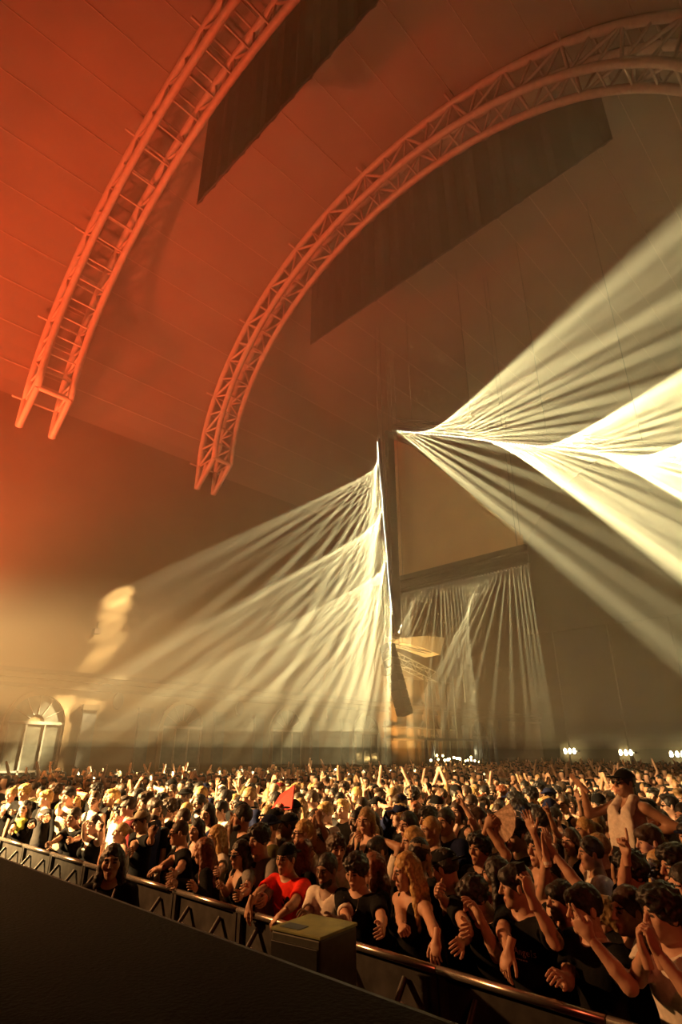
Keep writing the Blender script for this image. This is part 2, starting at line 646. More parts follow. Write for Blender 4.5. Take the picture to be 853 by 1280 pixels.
# cloth screen with a truss header and a curtain of beams below it
SY = 22.0
s0, s1 = at(498, 742, 1, SY), at(660, 708, 1, SY)
zb = (s0.z + s1.z) / 2
S = empty('hanging_screen', ((s0.x + s1.x) / 2, SY, zb))
tag(S, 'sail-shaped beige cloth screen hung behind the light tower', 'screen')
hw_ = (s1.x - s0.x) / 2
zt_ = at(488, 545, 1, SY).z - zb
V = []
for (x, y) in ((488, 548), (512, 556), (652, 668), (656, 700), (494, 735)):
    q = at(x, y, 1, SY) - S.location
    V += [(q.x, .10, max(.95, q.z)), (q.x, .13, max(.95, q.z))]
obj('cloth', V, [(0, 2, 4, 6, 8), (9, 7, 5, 3, 1)] + [(2 * i, 2 * i + 1, (2 * i + 3) % 10, (2 * i + 2) % 10) for i in range(5)], M_SCREEN, S)
box('bottom_batten', -hw_, hw_, .0, .22, .72, .95, M_BLACK, S)
for (x, z) in ((V[0][0] + .1, V[0][2]), (V[4][0] - .1, V[4][2])):
    bar('hoist_chain', (x, .1, z), (x, .1, roof_z(x + S.location.x) - zb), .012, M_BLACK, S, 4)
Cn = empty('curtain_light_bar', ((s0.x + s1.x) / 2, SY, zb))
tag(Cn, 'black truss under the cloth screen with a curtain of downward beams', 'light bar')
box_truss(Cn, (-hw_, 0, .42), (hw_, 0, .42), .42, M_BLACK, .5, .03)
box('fascia', -hw_, hw_, .25, .29, .15, .75, M_BLACK, Cn)
NC = 44
keysC = [(0, 2), (.08, 0), (.25, -34), (.40, 0), (.52, 2), (.76, -32), (.93, 0), (1, 1)]
for i in range(NC):
    s = i / (NC - 1)
    P = Vector((-hw_ + 2 * hw_ * s, -.05, 0))
    a = math.radians(cos_interp(keysC, s))
    Pw = P + Vector(Cn.location)
    Tg = Pw + Vector((.75 * math.sin(a), .66 * math.sin(a), -math.cos(a))) * 9
    lamp_head(Cn, P, Tg, PW_C, 2.8, YEL, .8, .3, M_LENSD)
for x in (-hw_ * .9, hw_ * .9):
    bar('hoist_chain', (x, 0, .6), (x, 0, roof_z(x + Cn.location.x) - zb), .012, M_BLACK, Cn, 4)


# ------------------------------------------------------------------ stage wash lamps (out of frame, over the stage and along the walls)
def wash(loc, tgt, power, deg, col, label, r=.12, blend=1.0):
    R = empty('wash_lamp', loc)
    tag(R, label, 'stage lamp')
    q = (Vector(tgt) - Vector(loc)).to_track_quat('-Z', 'Y')
    V, Fq = tube_vf([(0, 0, .30), (0, 0, .26), (0, 0, .05), (0, 0, -.12), (0, 0, -.16)], [.08, .13, .14, .17, .175], 14)
    o = obj('can', V, Fq, M_BLACK, R, True)
    o.rotation_euler = q.to_euler()
    box('yoke', -.21, .21, -.02, .02, .28, .33, M_BLACK, R)
    spot('wash', q @ Vector((0, 0, -.24)), Vector(tgt) - Vector(loc), power, deg, col, blend, r, R)
    return R


for a_ in WASH:
    wash(*a_)


# ------------------------------------------------------------------ delay speakers, far gantry, bar lights
LA = empty('line_array', at(495, 850, 1, 19.6))
tag(LA, 'dark line array of speakers hanging tilted beside the lit gantry', 'speaker')
ptop, pbot = at(484, 806, 1, 19.6) - LA.location, at(507, 894, 1, 19.6) - LA.location
for k in range(9):
    p = ptop.lerp(pbot, (k + .5) / 9)
    d = (pbot - ptop).normalized()
    h = (pbot - ptop).length / 9 * .46
    ang = math.atan2(d.x, -d.z)
    o = box('cabinet', -.27, .27, -.24, .24, -h, h, M_SPK, LA, .02)
    o.location = p
    o.rotation_euler = (0, -ang, 0)
    g = box('grille', -.25, .25, -.26, -.235, -h * .85, h * .85, M_GRILLE, o)
for x in (-.15, .15):
    bar('hang_cable', ptop + Vector((x, 0, .0)), Vector((ptop.x + x, ptop.y, roof_z(ptop.x + x + LA.location.x) - LA.location.z)), .012, M_BLACK, LA, 4)

GY = 29.0
G = empty('lit_gantry', at(520, 840, 0, XL + 1.6))
tag(G, 'pale roofed truss gantry lit amber on the far left wall', 'gantry')
g0 = Vector(G.location)
M_PALE = mat('pale_canopy', (.75, .62, .45), .7, var=.1)


def gp(x, y, off=1.6):
    return at(x, y, 0, XL + off) - g0


V = []
for (x, y) in ((484, 802), (512, 799), (538, 801), (532, 822), (505, 812), (484, 808)):
    p = gp(x, y)
    V += [p, p + Vector((1.1, 0, .06))]
obj('canopy', V, [(0, 2, 4, 6, 8, 10), (11, 9, 7, 5, 3, 1)] + [(2 * i, 2 * i + 1, (2 * i + 3) % 12, (2 * i + 2) % 12) for i in range(6)], M_PALE, G)
box_truss(G, gp(484, 818), gp(540, 846), .55, M_ALU, .6, .035)
box_truss(G, gp(486, 800, 2.4), gp(536, 812, 2.4), .4, M_ALU, .6, .03)
for (xa_, ya_, xb_, yb_) in ((519, 782, 496, 812), (532, 782, 540, 808), (493, 772, 493, 812), (553, 770, 552, 812), (557, 772, 557, 806)):
    bar('stay', gp(xa_, ya_), gp(xb_, yb_), .03, M_ALU, G, 6)
for k in range(5):
    x = 530 + k * 9
    bar('post', gp(x, 838 + k * 2), Vector((gp(x, 838).x, gp(x, 838).y, -g0.z)), .05, M_BLACK, G, 6)
bar('side_pole', gp(578, 830), gp(582, 878), .04, M_ALU, G, 6)
spot('gantry_lamp', gp(500, 880, 4.5), gp(512, 812, 1.6), PW_G, 60, AMB, 1, .1, G)
spot('gantry_lamp', gp(512, 936, 2.6), gp(514, 880, .3), PW_G * .7, 90, (1, .55, .13), 1, .1, G)

# festoon bulbs under the beam of the far bar
q0, q1 = at(538, 948, 0, XL + 3.0), at(608, 950, 0, XL + 3.0)
BB = empty('bulb_gantry', (XL + 3.0, (q0.y + q1.y) / 2, 0))
tag(BB, 'black beam on posts carrying the amber bulbs above the far crowd', 'gantry')
hl_ = abs(q1.y - q0.y) / 2 + .3
box('beam', -.06, .06, -hl_, hl_, 2.98, 3.1, M_BLACK, BB)
for yy in (-hl_, hl_):
    box('post', -.06, .06, yy - .06, yy + .06, 0, 2.98, M_BLACK, BB)
for k in range(17):
    x = 541 + k * 3.6 + rnd.uniform(-2, 2)
    p = at(x, 948 + rnd.uniform(-4, 3) + (2 if k > 10 else 0), 0, XL + 3.0)
    o = empty('bar_bulb', p)
    tag(o, 'tiny glowing amber bulb in the cluster above the far crowd', 'lamp', 'amber bulbs above the far crowd')
    r = rnd.uniform(.035, .07)
    V, Fq = tube_vf([(0, 0, -r), (0, 0, -r * .6), (0, 0, r * .3), (0, 0, r * .9)], [r * .3, r * .8, r * .9, r * .3], 8)
    obj('bulb', V, Fq, M_BULB, o, True)
    bar('cable', (0, 0, r * .9), (0, 0, 3.0 - p.z), .012, M_BLACK, o, 4)
for (x, y, lab) in ((712, 939, 'left'), (782, 941, 'middle'), (846, 943, 'right')):
    p = at(x, y, 1, Y1 - .6)
    o = empty('wall_lantern', p)
    tag(o, 'small %s pale lantern pair glowing on the dark far wall' % {'left': 'leftmost', 'middle': 'middle', 'right': 'rightmost'}[lab], 'lamp', 'lanterns on the far wall')
    for dx in (-.32, .05, .38):
        V, Fq = tube_vf([(dx, 0, -.16), (dx, 0, -.1), (dx, 0, .1), (dx, 0, .2)], [.05, .10, .09, .03], 8)
        obj('shade', V, Fq, M_BULBW, o, True)
    box('back_plate', -.55, .55, .2, .6, -.05, .05, M_BLACK, o)
# small lamp on the left wall, and stray phone lights
o = empty('wall_spotlight', at(122, 789, 0, XL + .3))
tag(o, 'small amber spotlight fixed high on the left wall', 'lamp')
box('housing', -.25, .02, -.12, .12, -.1, .12, M_BLACK, o, .02)
box('lens', .02, .06, -.13, .13, -.10, .08, mat('dim_lens', (.06, .04, .02), .4, emit=(1, .55, .2), es=.05), o, .01)
bar('bracket', (-.1, 0, .1), (-.1, 0, .4), .02, M_BLACK, o, 6)

# ------------------------------------------------------------------ crowd barrier
BY = 3.46
BZ = 1.2
SEC = 1.02


def barrier_section(first):
    R = empty('crowd_barrier', (0, BY, 0))
    h = SEC / 2
    V, Fq = tube_vf([(-h + .006, 0, BZ - .022), (h - .006, 0, BZ - .022)], .024, 10)
    obj('top_rail', V, Fq, M_RAIL, R, True)
    box('top_plate', -h + .006, h - .006, .0, .10, BZ - .05, BZ - .035, M_RAIL, R)
    box('front_sheet', -h + .02, h - .02, .03, .045, .10, BZ - .06, M_BARR, R)
    for x in (-h + .03, h - .03):
        box('upright', x - .02, x + .02, -.005, .04, .0, BZ - .04, M_BARR, R)
    for x in (-.26, .24):
        bar('brace', (x, .02, BZ - .12), (x, -.85, .06), .02, M_BARR, R, 6)
        box('tag_plate', x - .028, x + .028, -.045, -.03, .80, .97, M_TAG, R)
    box('middle_rail', -h + .03, h - .03, -.02, .03, .60, .64, M_BARR, R)
    box('step', -h + .03, h - .03, -.34, -.02, .27, .31, M_BARR, R)
    box('foot_plate', -h + .02, h - .02, -.95, .9, .001, .012, M_BARR, R)
    return R


def copy_tree(o, parent=None):
    c = o.copy()
    COL.objects.link(c)
    c.parent = parent
    for ch in o.children:
        copy_tree(ch, c)
    return c


proto = barrier_section(True)
xs = [-1.05 - SEC * k for k in range(-2, 13)]
names = {0: 'behind the shirtless-armed row at the lower right corner'}
places = ['beyond the right edge of the picture', 'at the lower right corner', 'under the man in white at the lower right', 'under the man with clasped hands',
          'under the man in the printed black tee', 'under the long-haired blonde woman', 'behind the green-topped speaker', 'in front of the man in red',
          'left of the man in red', 'in front of the woman in leather', 'in front of the man with sunglasses', 'behind the staff woman in the pit',
          'in front of the girl filming', 'in front of the man in the vest', 'at the left edge of the picture']
for i, x in enumerate(xs):
    o = proto if i == 0 else copy_tree(proto)
    o.location.x = x
    tag(o, 'grey metal crowd barrier section ' + places[i], 'barrier', 'crowd barrier sections')

# ------------------------------------------------------------------ speaker in the pit
SP = empty('stage_speaker', (-3.13, 2.95, 0))
tag(SP, 'black speaker cabinet with olive-green lid standing in the pit', 'speaker')
SP.rotation_euler = (0, 0, math.radians(9))
box('cabinet', -.19, .19, -.19, .19, .62, 1.385, M_SPK, SP, .012)
box('lower_cabinet', -.21, .21, -.2, .2, .02, .615, M_SPK, SP, .012)
box('lid', -.195, .195, -.195, .195, 1.385, 1.402, M_SPKTOP, SP, .004)
box('lid_recess', -.15, .0, -.16, -.06, 1.4025, 1.405, M_BLACK, SP)
box('grille', -.18, .18, -.205, -.19, .66, 1.34, M_GRILLE, SP, .004)
box('side_handle', -.197, -.19, -.06, .06, 1.16, 1.21, M_RAIL, SP)
for x in (-.14, .14):
    for y in (-.15, .15):
        bar('foot', (x, y, 0), (x, y, .02), .025, M_BLACK, SP, 8)

# ================================================================== people
# Bodies are grown as one smooth surface from a distance field and meshed with surface nets.
class Field:
    def __init__(self, lo, hi, vox):
        self.lo = np.array(lo, float)
        self.v = vox
        self.n = np.maximum(2, np.ceil((np.array(hi, float) - self.lo) / vox).astype(int) + 1)
        self.d = np.full(self.n, 1.0, np.float32)

    def _sl(self, lo, hi):
        a = np.clip(np.floor((np.array(lo) - self.lo) / self.v).astype(int), 0, self.n)
        b = np.clip(np.ceil((np.array(hi) - self.lo) / self.v).astype(int) + 1, 0, self.n)
        if np.any(b <= a):
            return None, None
        ax = [(self.lo[i] + self.v * np.arange(a[i], b[i])).astype(np.float32) for i in range(3)]
        P = np.stack(np.meshgrid(*ax, indexing='ij'), -1)
        return tuple(slice(a[i], b[i]) for i in range(3)), P

    def _mix(self, s, d, k, sub=False):
        o = self.d[s]
        if sub:
            d = -d
            if k <= 0:
                self.d[s] = np.maximum(o, d)
                return
            h = np.clip(.5 - .5 * (d - o) / k, 0, 1)
            self.d[s] = d * (1 - h) + o * h + k * h * (1 - h)
        else:
            if k <= 0:
                self.d[s] = np.minimum(o, d)
                return
            h = np.clip(.5 + .5 * (d - o) / k, 0, 1)
            self.d[s] = d * (1 - h) + o * h - k * h * (1 - h)

    def cone(self, a, b, ra, rb, k=.02, sub=False):
        a, b = np.array(a, np.float32), np.array(b, np.float32)
        m = max(ra, rb) + 2.2 * k + 3 * self.v
        s, P = self._sl(np.minimum(a, b) - m, np.maximum(a, b) + m)
        if s is None:
            return
        ab = b - a
        t = np.clip(((P - a) @ ab) / max(1e-9, float(ab @ ab)), 0, 1)
        q = P - a - t[..., None] * ab
        self._mix(s, np.sqrt((q * q).sum(-1)) - (ra + (rb - ra) * t), k, sub)

    def ell(self, c, r, k=.02, R=None, sub=False):
        c, r = np.array(c, np.float32), np.array(r, np.float32)
        m = float(r.max()) + 2.2 * k + 3 * self.v
        s, P = self._sl(c - m, c + m)
        if s is None:
            return
        q = P - c
        if R is not None:
            q = q @ np.array(R, np.float32)
        q1 = q / r
        l = np.sqrt((q1 * q1).sum(-1)) + 1e-6
        g = np.sqrt(((q1 / r) ** 2).sum(-1)) + 1e-6
        self._mix(s, l * (l - 1) / g, k, sub)

    def plane(self, p, n, k=.0):
        """keep the side the normal points away from"""
        n = np.array(n, np.float32)
        n = n / np.linalg.norm(n)
        s, P = self._sl(self.lo, self.lo + self.v * self.n)
        self._mix(s, -((P - np.array(p, np.float32)) @ n), k, True)

    def bump(self, amp, f):
        s, P = self._sl(self.lo, self.lo + self.v * self.n)
        P = P + .013 * np.sin(P[..., [1, 2, 0]] * f * .7 + 1.3)
        self.d[s] -= amp * np.sin(P[..., 0] * f) * np.sin(P[..., 1] * f * .9 + 1) * np.sin(P[..., 2] * f * 1.1 + 2)

    def nets(self):
        d = self.d
        ins = d < 0
        n = self.n
        c = np.zeros((n[0] - 1, n[1] - 1, n[2] - 1), np.int8)
        for i in (0, 1):
            for j in (0, 1):
                for k in (0, 1):
                    c += ins[i:n[0] - 1 + i, j:n[1] - 1 + j, k:n[2] - 1 + k]
        act = (c > 0) & (c < 8)
        idx = np.full(act.shape, -1, np.int64)
        I = np.argwhere(act)
        idx[act] = np.arange(len(I))
        acc = np.zeros((len(I), 3))
        cnt = np.zeros(len(I))
        cor = [(i, j, k) for i in (0, 1) for j in (0, 1) for k in (0, 1)]
        for a in cor:
            for b in cor:
                if a < b and sum(abs(a[q] - b[q]) for q in range(3)) == 1:
                    da = d[I[:, 0] + a[0], I[:, 1] + a[1], I[:, 2] + a[2]]
                    db = d[I[:, 0] + b[0], I[:, 1] + b[1], I[:, 2] + b[2]]
                    m = (da < 0) != (db < 0)
                    t = da[m] / (da[m] - db[m])
                    acc[m] += np.array(a) + t[:, None] * (np.array(b) - np.array(a))
                    cnt[m] += 1
        V = self.lo + self.v * (I + acc / np.maximum(cnt, 1)[:, None])
        Q = []
        for ax in range(3):
            u_, v_ = (ax + 1) % 3, (ax + 2) % 3
            sl0 = [slice(None)] * 3
            sl1 = [slice(None)] * 3
            sl0[ax] = slice(0, n[ax] - 1)
            sl1[ax] = slice(1, n[ax])
            fl = ins[tuple(sl0)] != ins[tuple(sl1)]
            E = np.argwhere(fl)
            E = E[(E[:, u_] > 0) & (E[:, v_] > 0) & (E[:, u_] < n[u_] - 1) & (E[:, v_] < n[v_] - 1)]
            if not len(E):
                continue
            fi = ins[E[:, 0], E[:, 1], E[:, 2]]

            def g(du, dv):
                e = E.copy()
                e[:, u_] -= du
                e[:, v_] -= dv
                return idx[e[:, 0], e[:, 1], e[:, 2]]
            q = np.stack([g(1, 1), g(0, 1), g(0, 0), g(1, 0)], 1)
            q[~fi] = q[~fi][:, ::-1]
            Q.append(q)
        Q = np.concatenate(Q) if Q else np.zeros((0, 4), np.int64)
        Q = Q[(Q >= 0).all(1)]
        return V, Q


def np_mesh(name, V, Q, mi, mats, smooth=True):
    me = bpy.data.meshes.new(name)
    me.vertices.add(len(V))
    me.vertices.foreach_set('co', np.asarray(V, np.float32).ravel())
    me.loops.add(len(Q) * 4)
    me.loops.foreach_set('vertex_index', np.asarray(Q, np.int32).ravel())
    me.polygons.add(len(Q))
    me.polygons.foreach_set('loop_start', np.arange(len(Q), dtype=np.int32) * 4)
    me.polygons.foreach_set('loop_total', np.full(len(Q), 4, np.int32))
    if mi is not None:
        me.polygons.foreach_set('material_index', np.asarray(mi, np.int32))
    me.polygons.foreach_set('use_smooth', np.full(len(Q), smooth))
    for m in mats:
        me.materials.append(m)
    me.update(calc_edges=True)
    return me


# ---- head, hair and headgear, all in the head frame (face towards -Y)
CACHE = {}


def head_geo(fem, vox):
    k = ('head', fem, vox)
    if k in CACHE:
        return CACHE[k]
    f = Field((-.105, -.145, -.19), (.105, .13, .145), vox)
    f.ell((0, .012, .028), (.074, .094, .098))
    f.ell((0, -.022, -.045), (.053 if fem else .060, .070, .074), .03)
    f.cone((0, -.072, -.098), (0, -.06, -.09), .018 if fem else .022, .03, .03)
    for s in (-1, 1):
        f.ell((s * .045, -.060, -.014), (.024, .024, .026), .03)
        f.cone((0, -.082, .032), (s * .045, -.070, .032), .014, .012, .015)
        f.ell((s * .032, -.112, .008), (.019, .026, .014), .010, sub=True)
        f.ell((s * .032, -.078, .008), (.014, .012, .011), .003)
        f.ell((s * .079, .010, -.005), (.010, .021, .033), .006)
    f.cone((0, -.094, .020), (0, -.113, -.020), .008, .0135, .008)
    f.ell((0, -.098, -.024), (.019, .012, .009), .006)
    f.ell((0, -.089, -.058), (.024, .014, .0075), .004)
    f.ell((0, -.087, -.071), (.021, .014, .0085), .004)
    f.cone((0, .018, -.05), (0, .035, -.20), .047 if fem else .055, .05 if fem else .06, .03)
    V, Q = f.nets()
    c = V[Q].mean(1)
    mi = np.zeros(len(Q), int)
    eye = (((np.abs(c[:, 0]) - .032) / .015) ** 2 + ((c[:, 2] - .008) / .0075) ** 2 < 1) & (c[:, 1] < -.06)
    brow = (((np.abs(c[:, 0]) - .034) / .022) ** 2 + ((c[:, 2] - .033) / .0075) ** 2 < 1) & (c[:, 1] < -.05)
    lip = ((c[:, 0] / .024) ** 2 + ((c[:, 2] + .064) / .012) ** 2 < 1) & (c[:, 1] < -.07)
    mi[eye | brow] = 1
    mi[lip] = 2
    CACHE[k] = (V, Q, mi)
    return CACHE[k]


def head_part(style, vox):
    k = (style, vox)
    if k in CACHE:
        return CACHE[k]
    lo, hi = (-.16, -.22, -.42), (.16, .20, .21)
    if style in ('buzz', 'short', 'fringe', 'curly', 'quiff', 'sunglasses', 'glasses', 'headband', 'beard'):
        lo = (-.14, -.17, -.16)
    f = Field(lo, hi, vox)
    if style == 'buzz':
        f.ell((0, .014, .031), (.078, .098, .100))
        f.ell((0, -.11, -.045), (.085, .085, .115), .006, sub=True)
        f.plane((0, 0, -.045), (0, 0, -1))
    elif style in ('short', 'quiff', 'fringe'):
        f.ell((0, .018, .036), (.085, .104, .106))
        if style == 'quiff':
            f.ell((0, -.05, .115), (.06, .06, .035), .03)
        if style == 'fringe':
            f.ell((0, -.055, .06), (.076, .055, .055), .02)
            f.ell((0, -.11, -.06), (.075, .085, .105), .006, sub=True)
        else:
            f.ell((0, -.11, -.045), (.082, .085, .115), .006, sub=True)
        f.plane((0, 0, -.055), (0, .25, -1))
        f.bump(.004, 95)
    elif style == 'curly':
        f.ell((0, .018, .045), (.103, .116, .112))
        f.ell((0, -.06, .085), (.075, .05, .045), .03)
        f.ell((0, -.115, -.055), (.080, .085, .115), .006, sub=True)
        f.plane((0, 0, -.06), (0, .2, -1))
        f.bump(.013, 75)
    elif style in ('long', 'long_straight'):
        f.ell((0, .02, .036), (.086, .105, .104))
        e = .13 if style == 'long' else .105
        for s in (-1, 1):
            f.cone((s * .070, .01, .03), (s * .085, .015, -.10), .030, .034, .03)
            f.cone((s * .085, .015, -.10), (s * e, -.03, -.34), .034, .026, .03)
        f.cone((0, .075, .02), (0, .085, -.15), .055, .07, .03)
        for s in (-1, 1):
            f.cone((s * .04, .085, -.10), (s * .06, .09, -.34), .055, .04, .03)
        f.ell((0, -.105, -.065), (.066, .085, .135), .006, sub=True)
        f.cone((0, .02, -.09), (0, .03, -.4), .05, .06, .01, True)
        f.bump(.005, 80)
    elif style in ('bun', 'ponytail'):
        f.ell((0, .016, .034), (.081, .100, .103))
        if style == 'bun':
            f.ell((0, .075, .125), (.042, .042, .04), .015)
        else:
            f.cone((0, .10, .05), (0, .16, .0), .03, .035, .02)
            f.cone((0, .16, .0), (0, .14, -.25), .035, .018, .02)
        f.ell((0, -.11, -.045), (.085, .085, .115), .006, sub=True)
        f.plane((0, -.0, -.05), (0, -.9, -1))
    elif style == 'cap':
        f.ell((0, .015, .044), (.087, .108, .094))
        f.plane((0, 0, .046), (0, .12, -1))
        f.ell((0, -.13, .057), (.070, .075, .0095), .006)
        f.ell((0, .015, .139), (.010, .010, .006), .003)
    elif style == 'cap_back':
        f.ell((0, .015, .044), (.087, .108, .094))
        f.plane((0, 0, .05), (0, .10, -1))
        f.ell((0, .145, .045), (.066, .070, .0095), .006)
        f.ell((0, .015, .139), (.010, .010, .006), .003)
    elif style == 'bucket_hat':
        f.ell((0, .015, .044), (.088, .108, .092))
        f.plane((0, 0, .05), (0, .0, -1))
        f.ell((0, .012, .048), (.128, .148, .013), .02)
    elif style == 'beanie':
        f.ell((0, .018, .045), (.089, .110, .115))
        f.plane((0, 0, .045), (0, .25, -1))
        f.bump(.003, 120)
    elif style == 'hood':
        f.ell((0, .03, .02), (.115, .125, .135))
        f.cone((0, .06, -.08), (0, .06, -.2), .11, .14, .04)
        f.ell((0, -.10, -.02), (.085, .12, .125), .01, sub=True)
        f.ell((0, -.02, -.02), (.09, .10, .11), .01, sub=True)
        f.plane((0, 0, -.24), (0, 0, -1))
    elif style == 'headband':
        f.ell((0, .015, .036), (.087, .107, .106))
        f.plane((0, 0, .085), (0, -.25, 1))
        f.plane((0, 0, .048), (0, .25, -1))
    elif style in ('sunglasses', 'glasses'):
        for s in (-1, 1):
            f.ell((s * .034, -.104, .008), (.028, .0095, .019), .002)
            if style == 'glasses':
                f.ell((s * .034, -.104, .008), (.021, .03, .0125), .0, sub=True)
            f.cone((s * .058, -.095, .014), (s * .080, .015, .010), .0055, .0055, .003)
        f.cone((-.012, -.112, .014), (.012, -.112, .014), .005, .005, .002)
    elif style == 'beard':
        f.ell((0, -.026, -.066), (.063, .072, .064))
        f.cone((0, -.075, -.10), (0, -.06, -.095), .024, .03, .02)
        f.plane((0, 0, -.036), (0, -.35, 1))
        f.ell((0, -.10, -.062), (.026, .03, .013), .004, sub=True)
        f.ell((0, -.09, -.012), (.06, .06, .03), .006, sub=True)
        f.bump(.003, 130)
    V, Q = f.nets()
    CACHE[k] = (V, Q)
    return CACHE[k]


# ---- hands: X along the fingers, Y towards the thumb, Z out of the palm
HAND = {'open': [(4, 6, 4)] * 4 + ['out'], 'spread': [(-4, 8, 6)] * 4 + ['out'], 'relax': [(22, 28, 18), (27, 32, 20), (32, 36, 22), (38, 40, 25), 'rel'],
        'grip': [(48, 62, 35)] * 4 + ['rel'], 'fist': [(78, 95, 55)] * 4 + ['fist'], 'point': [(4, 4, 4), (78, 95, 55), (78, 95, 55), (78, 95, 55), 'fist'],
        'hold': [(38, 45, 30), (42, 48, 30), (46, 50, 30), (50, 52, 30), 'hold'], 'peace': [(4, 4, 4), (4, 4, 4), (78, 95, 55), (78, 95, 55), 'fist'],
        'drape': [(30, 20, 12), (36, 22, 12), (40, 24, 14), (44, 26, 16), 'rel']}


def hand_geo(pose, vox):
    k = ('hand', pose, vox)
    if k in CACHE:
        return CACHE[k]
    f = Field((-.07, -.085, -.05), (.21, .115, .115), vox)
    f.cone((-.06, 0, 0), (.02, 0, 0), .026, .026, .01)
    f.ell((.052, -.002, -.001), (.055, .042, .017), .02)
    f.cone((.01, .02, .006), (.04, .036, .010), .016, .014, .015)
    curls = HAND[pose]
    sp = 1.0 if pose == 'spread' else .45
    for i, (y, L, r) in enumerate(zip((.031, .0105, -.0105, -.030), (.078, .086, .079, .062), (.0092, .0095, .0092, .0082))):
        p = np.array((.086, y, 0.0))
        a = 0.0
        side = math.radians((10, 2, -6, -15)[i]) * sp
        rr = r
        for seg, (c, fr) in enumerate(zip(curls[i], (.45, .31, .24))):
            a += math.radians(c)
            q = p + L * fr * np.array((math.cos(a) * math.cos(side), math.cos(a) * math.sin(side), math.sin(a)))
            f.cone(p, q, rr, rr * .93, .003)
            rr *= .93
            p = q
    th = {'out': ((.045, .056, .008), (.078, .083, .010), (.100, .096, .012)), 'rel': ((.045, .050, .014), (.078, .064, .026), (.100, .066, .034)),
          'fist': ((.045, .046, .022), (.072, .034, .044), (.078, .008, .050)), 'hold': ((.045, .050, .018), (.072, .058, .042), (.085, .052, .066))}[curls[4]]
    p = (.015, .026, .006)
    for q, ra, rb in zip(th, (.014, .0115, .010), (.0115, .0105, .009)):
        f.cone(p, q, ra, rb, .004)
        p = q
    V, Q = f.nets()
    CACHE[k] = (V, Q)
    return CACHE[k]


def rotx(a):
    return np.array(Matrix.Rotation(a, 3, 'X'))


def rotz(a):
    return np.array(Matrix.Rotation(a, 3, 'Z'))


class Pose:
    """joints of a 1.75 m figure facing -Y; s scales it to its height"""

    def __init__(self, h=1.75, lean=0.0, head=(0, 0), fem=False, R=None, L=None, sit=False, twist=0.0, sway=0.0):
        self.h, self.s, self.fem, self.sit = h, h / 1.75, fem, sit
        self.lean = math.radians(lean)
        Rm = rotz(math.radians(twist)) @ rotx(self.lean) @ np.array(Matrix.Rotation(math.radians(sway), 3, 'Y'))
        self.Rm = Rm
        piv = np.array((0, 0, .95))
        self.T = lambda p: piv + Rm @ (np.array(p, float) - piv)
        sw = .165 if fem else .185
        self.neck = self.T((0, .012, 1.46))
        self.headc = self.T((0, -.012, 1.628))
        Hr = rotz(math.radians(twist * .6 + head[0])) @ rotx(self.lean * .35 + math.radians(head[1]))
        self.Hm = np.eye(4)
        self.Hm[:3, :3] = Hr
        self.Hm[:3, 3] = self.headc
        self.sh = {'R': self.T((-sw, .012, 1.412)), 'L': self.T((sw, .012, 1.412))}
        self.arm = {}
        for side, spec in (('R', R), ('L', L)):
            sg = -1 if side == 'R' else 1
            spec = dict(spec or {})
            S = self.sh[side]
            wq = np.array(spec.get('w', (sg * .26, -.06, .84)), float)
            if spec.get('abs'):
                wq = wq / self.s
            l1, l2 = .285, .255
            d = wq - S
            D = np.linalg.norm(d)
            mx = (l1 + l2) * .995
            if D > mx:
                wq = S + d / D * mx
                D = mx
                d = wq - S
            D = max(D, .12)
            dn = d / np.linalg.norm(d)
            pole = np.array(spec.get('pole', (sg * .5, .35, -1.0)), float)
            pole = pole - dn * (pole @ dn)
            pole /= np.linalg.norm(pole) + 1e-9
            ca = (l1 * l1 + D * D - l2 * l2) / (2 * l1 * D)
            ca = max(-1, min(1, ca))
            E = S + dn * (l1 * ca) + pole * (l1 * math.sqrt(max(0, 1 - ca * ca)))
            X = wq - E
            X = X / np.linalg.norm(X)
            if 'fd' in spec:
                X = np.array(spec['fd'], float)
                X = X / np.linalg.norm(X)
            N = np.array(spec.get('palm', (-sg * .3, -.9, -.2) if wq[2] > 1.25 else (-sg * .8, .2, -.3)), float)
            N = N - X * (N @ X)
            N /= np.linalg.norm(N) + 1e-9
            B = np.cross(X, N) if side == 'R' else np.cross(N, X)
            M = np.eye(4)
            M[:3, 0], M[:3, 1], M[:3, 2], M[:3, 3] = X, B, N, wq
            self.arm[side] = (S, E, wq, M, spec.get('pose', 'relax'), side)
        hp = .09
        self.legs = []
        for sg in (-1, 1):
            if sit:
                self.legs.append(((sg * .09, 0, .92), (sg * .13, -.40, .93), (sg * .12, -.44, .50), (sg * .12, -.56, .46)))
            else:
                self.legs.append(((sg * hp, 0, .92), (sg * .105, -.015, .50), (sg * .11, .03, .09), (sg * .125, -.12, .035)))


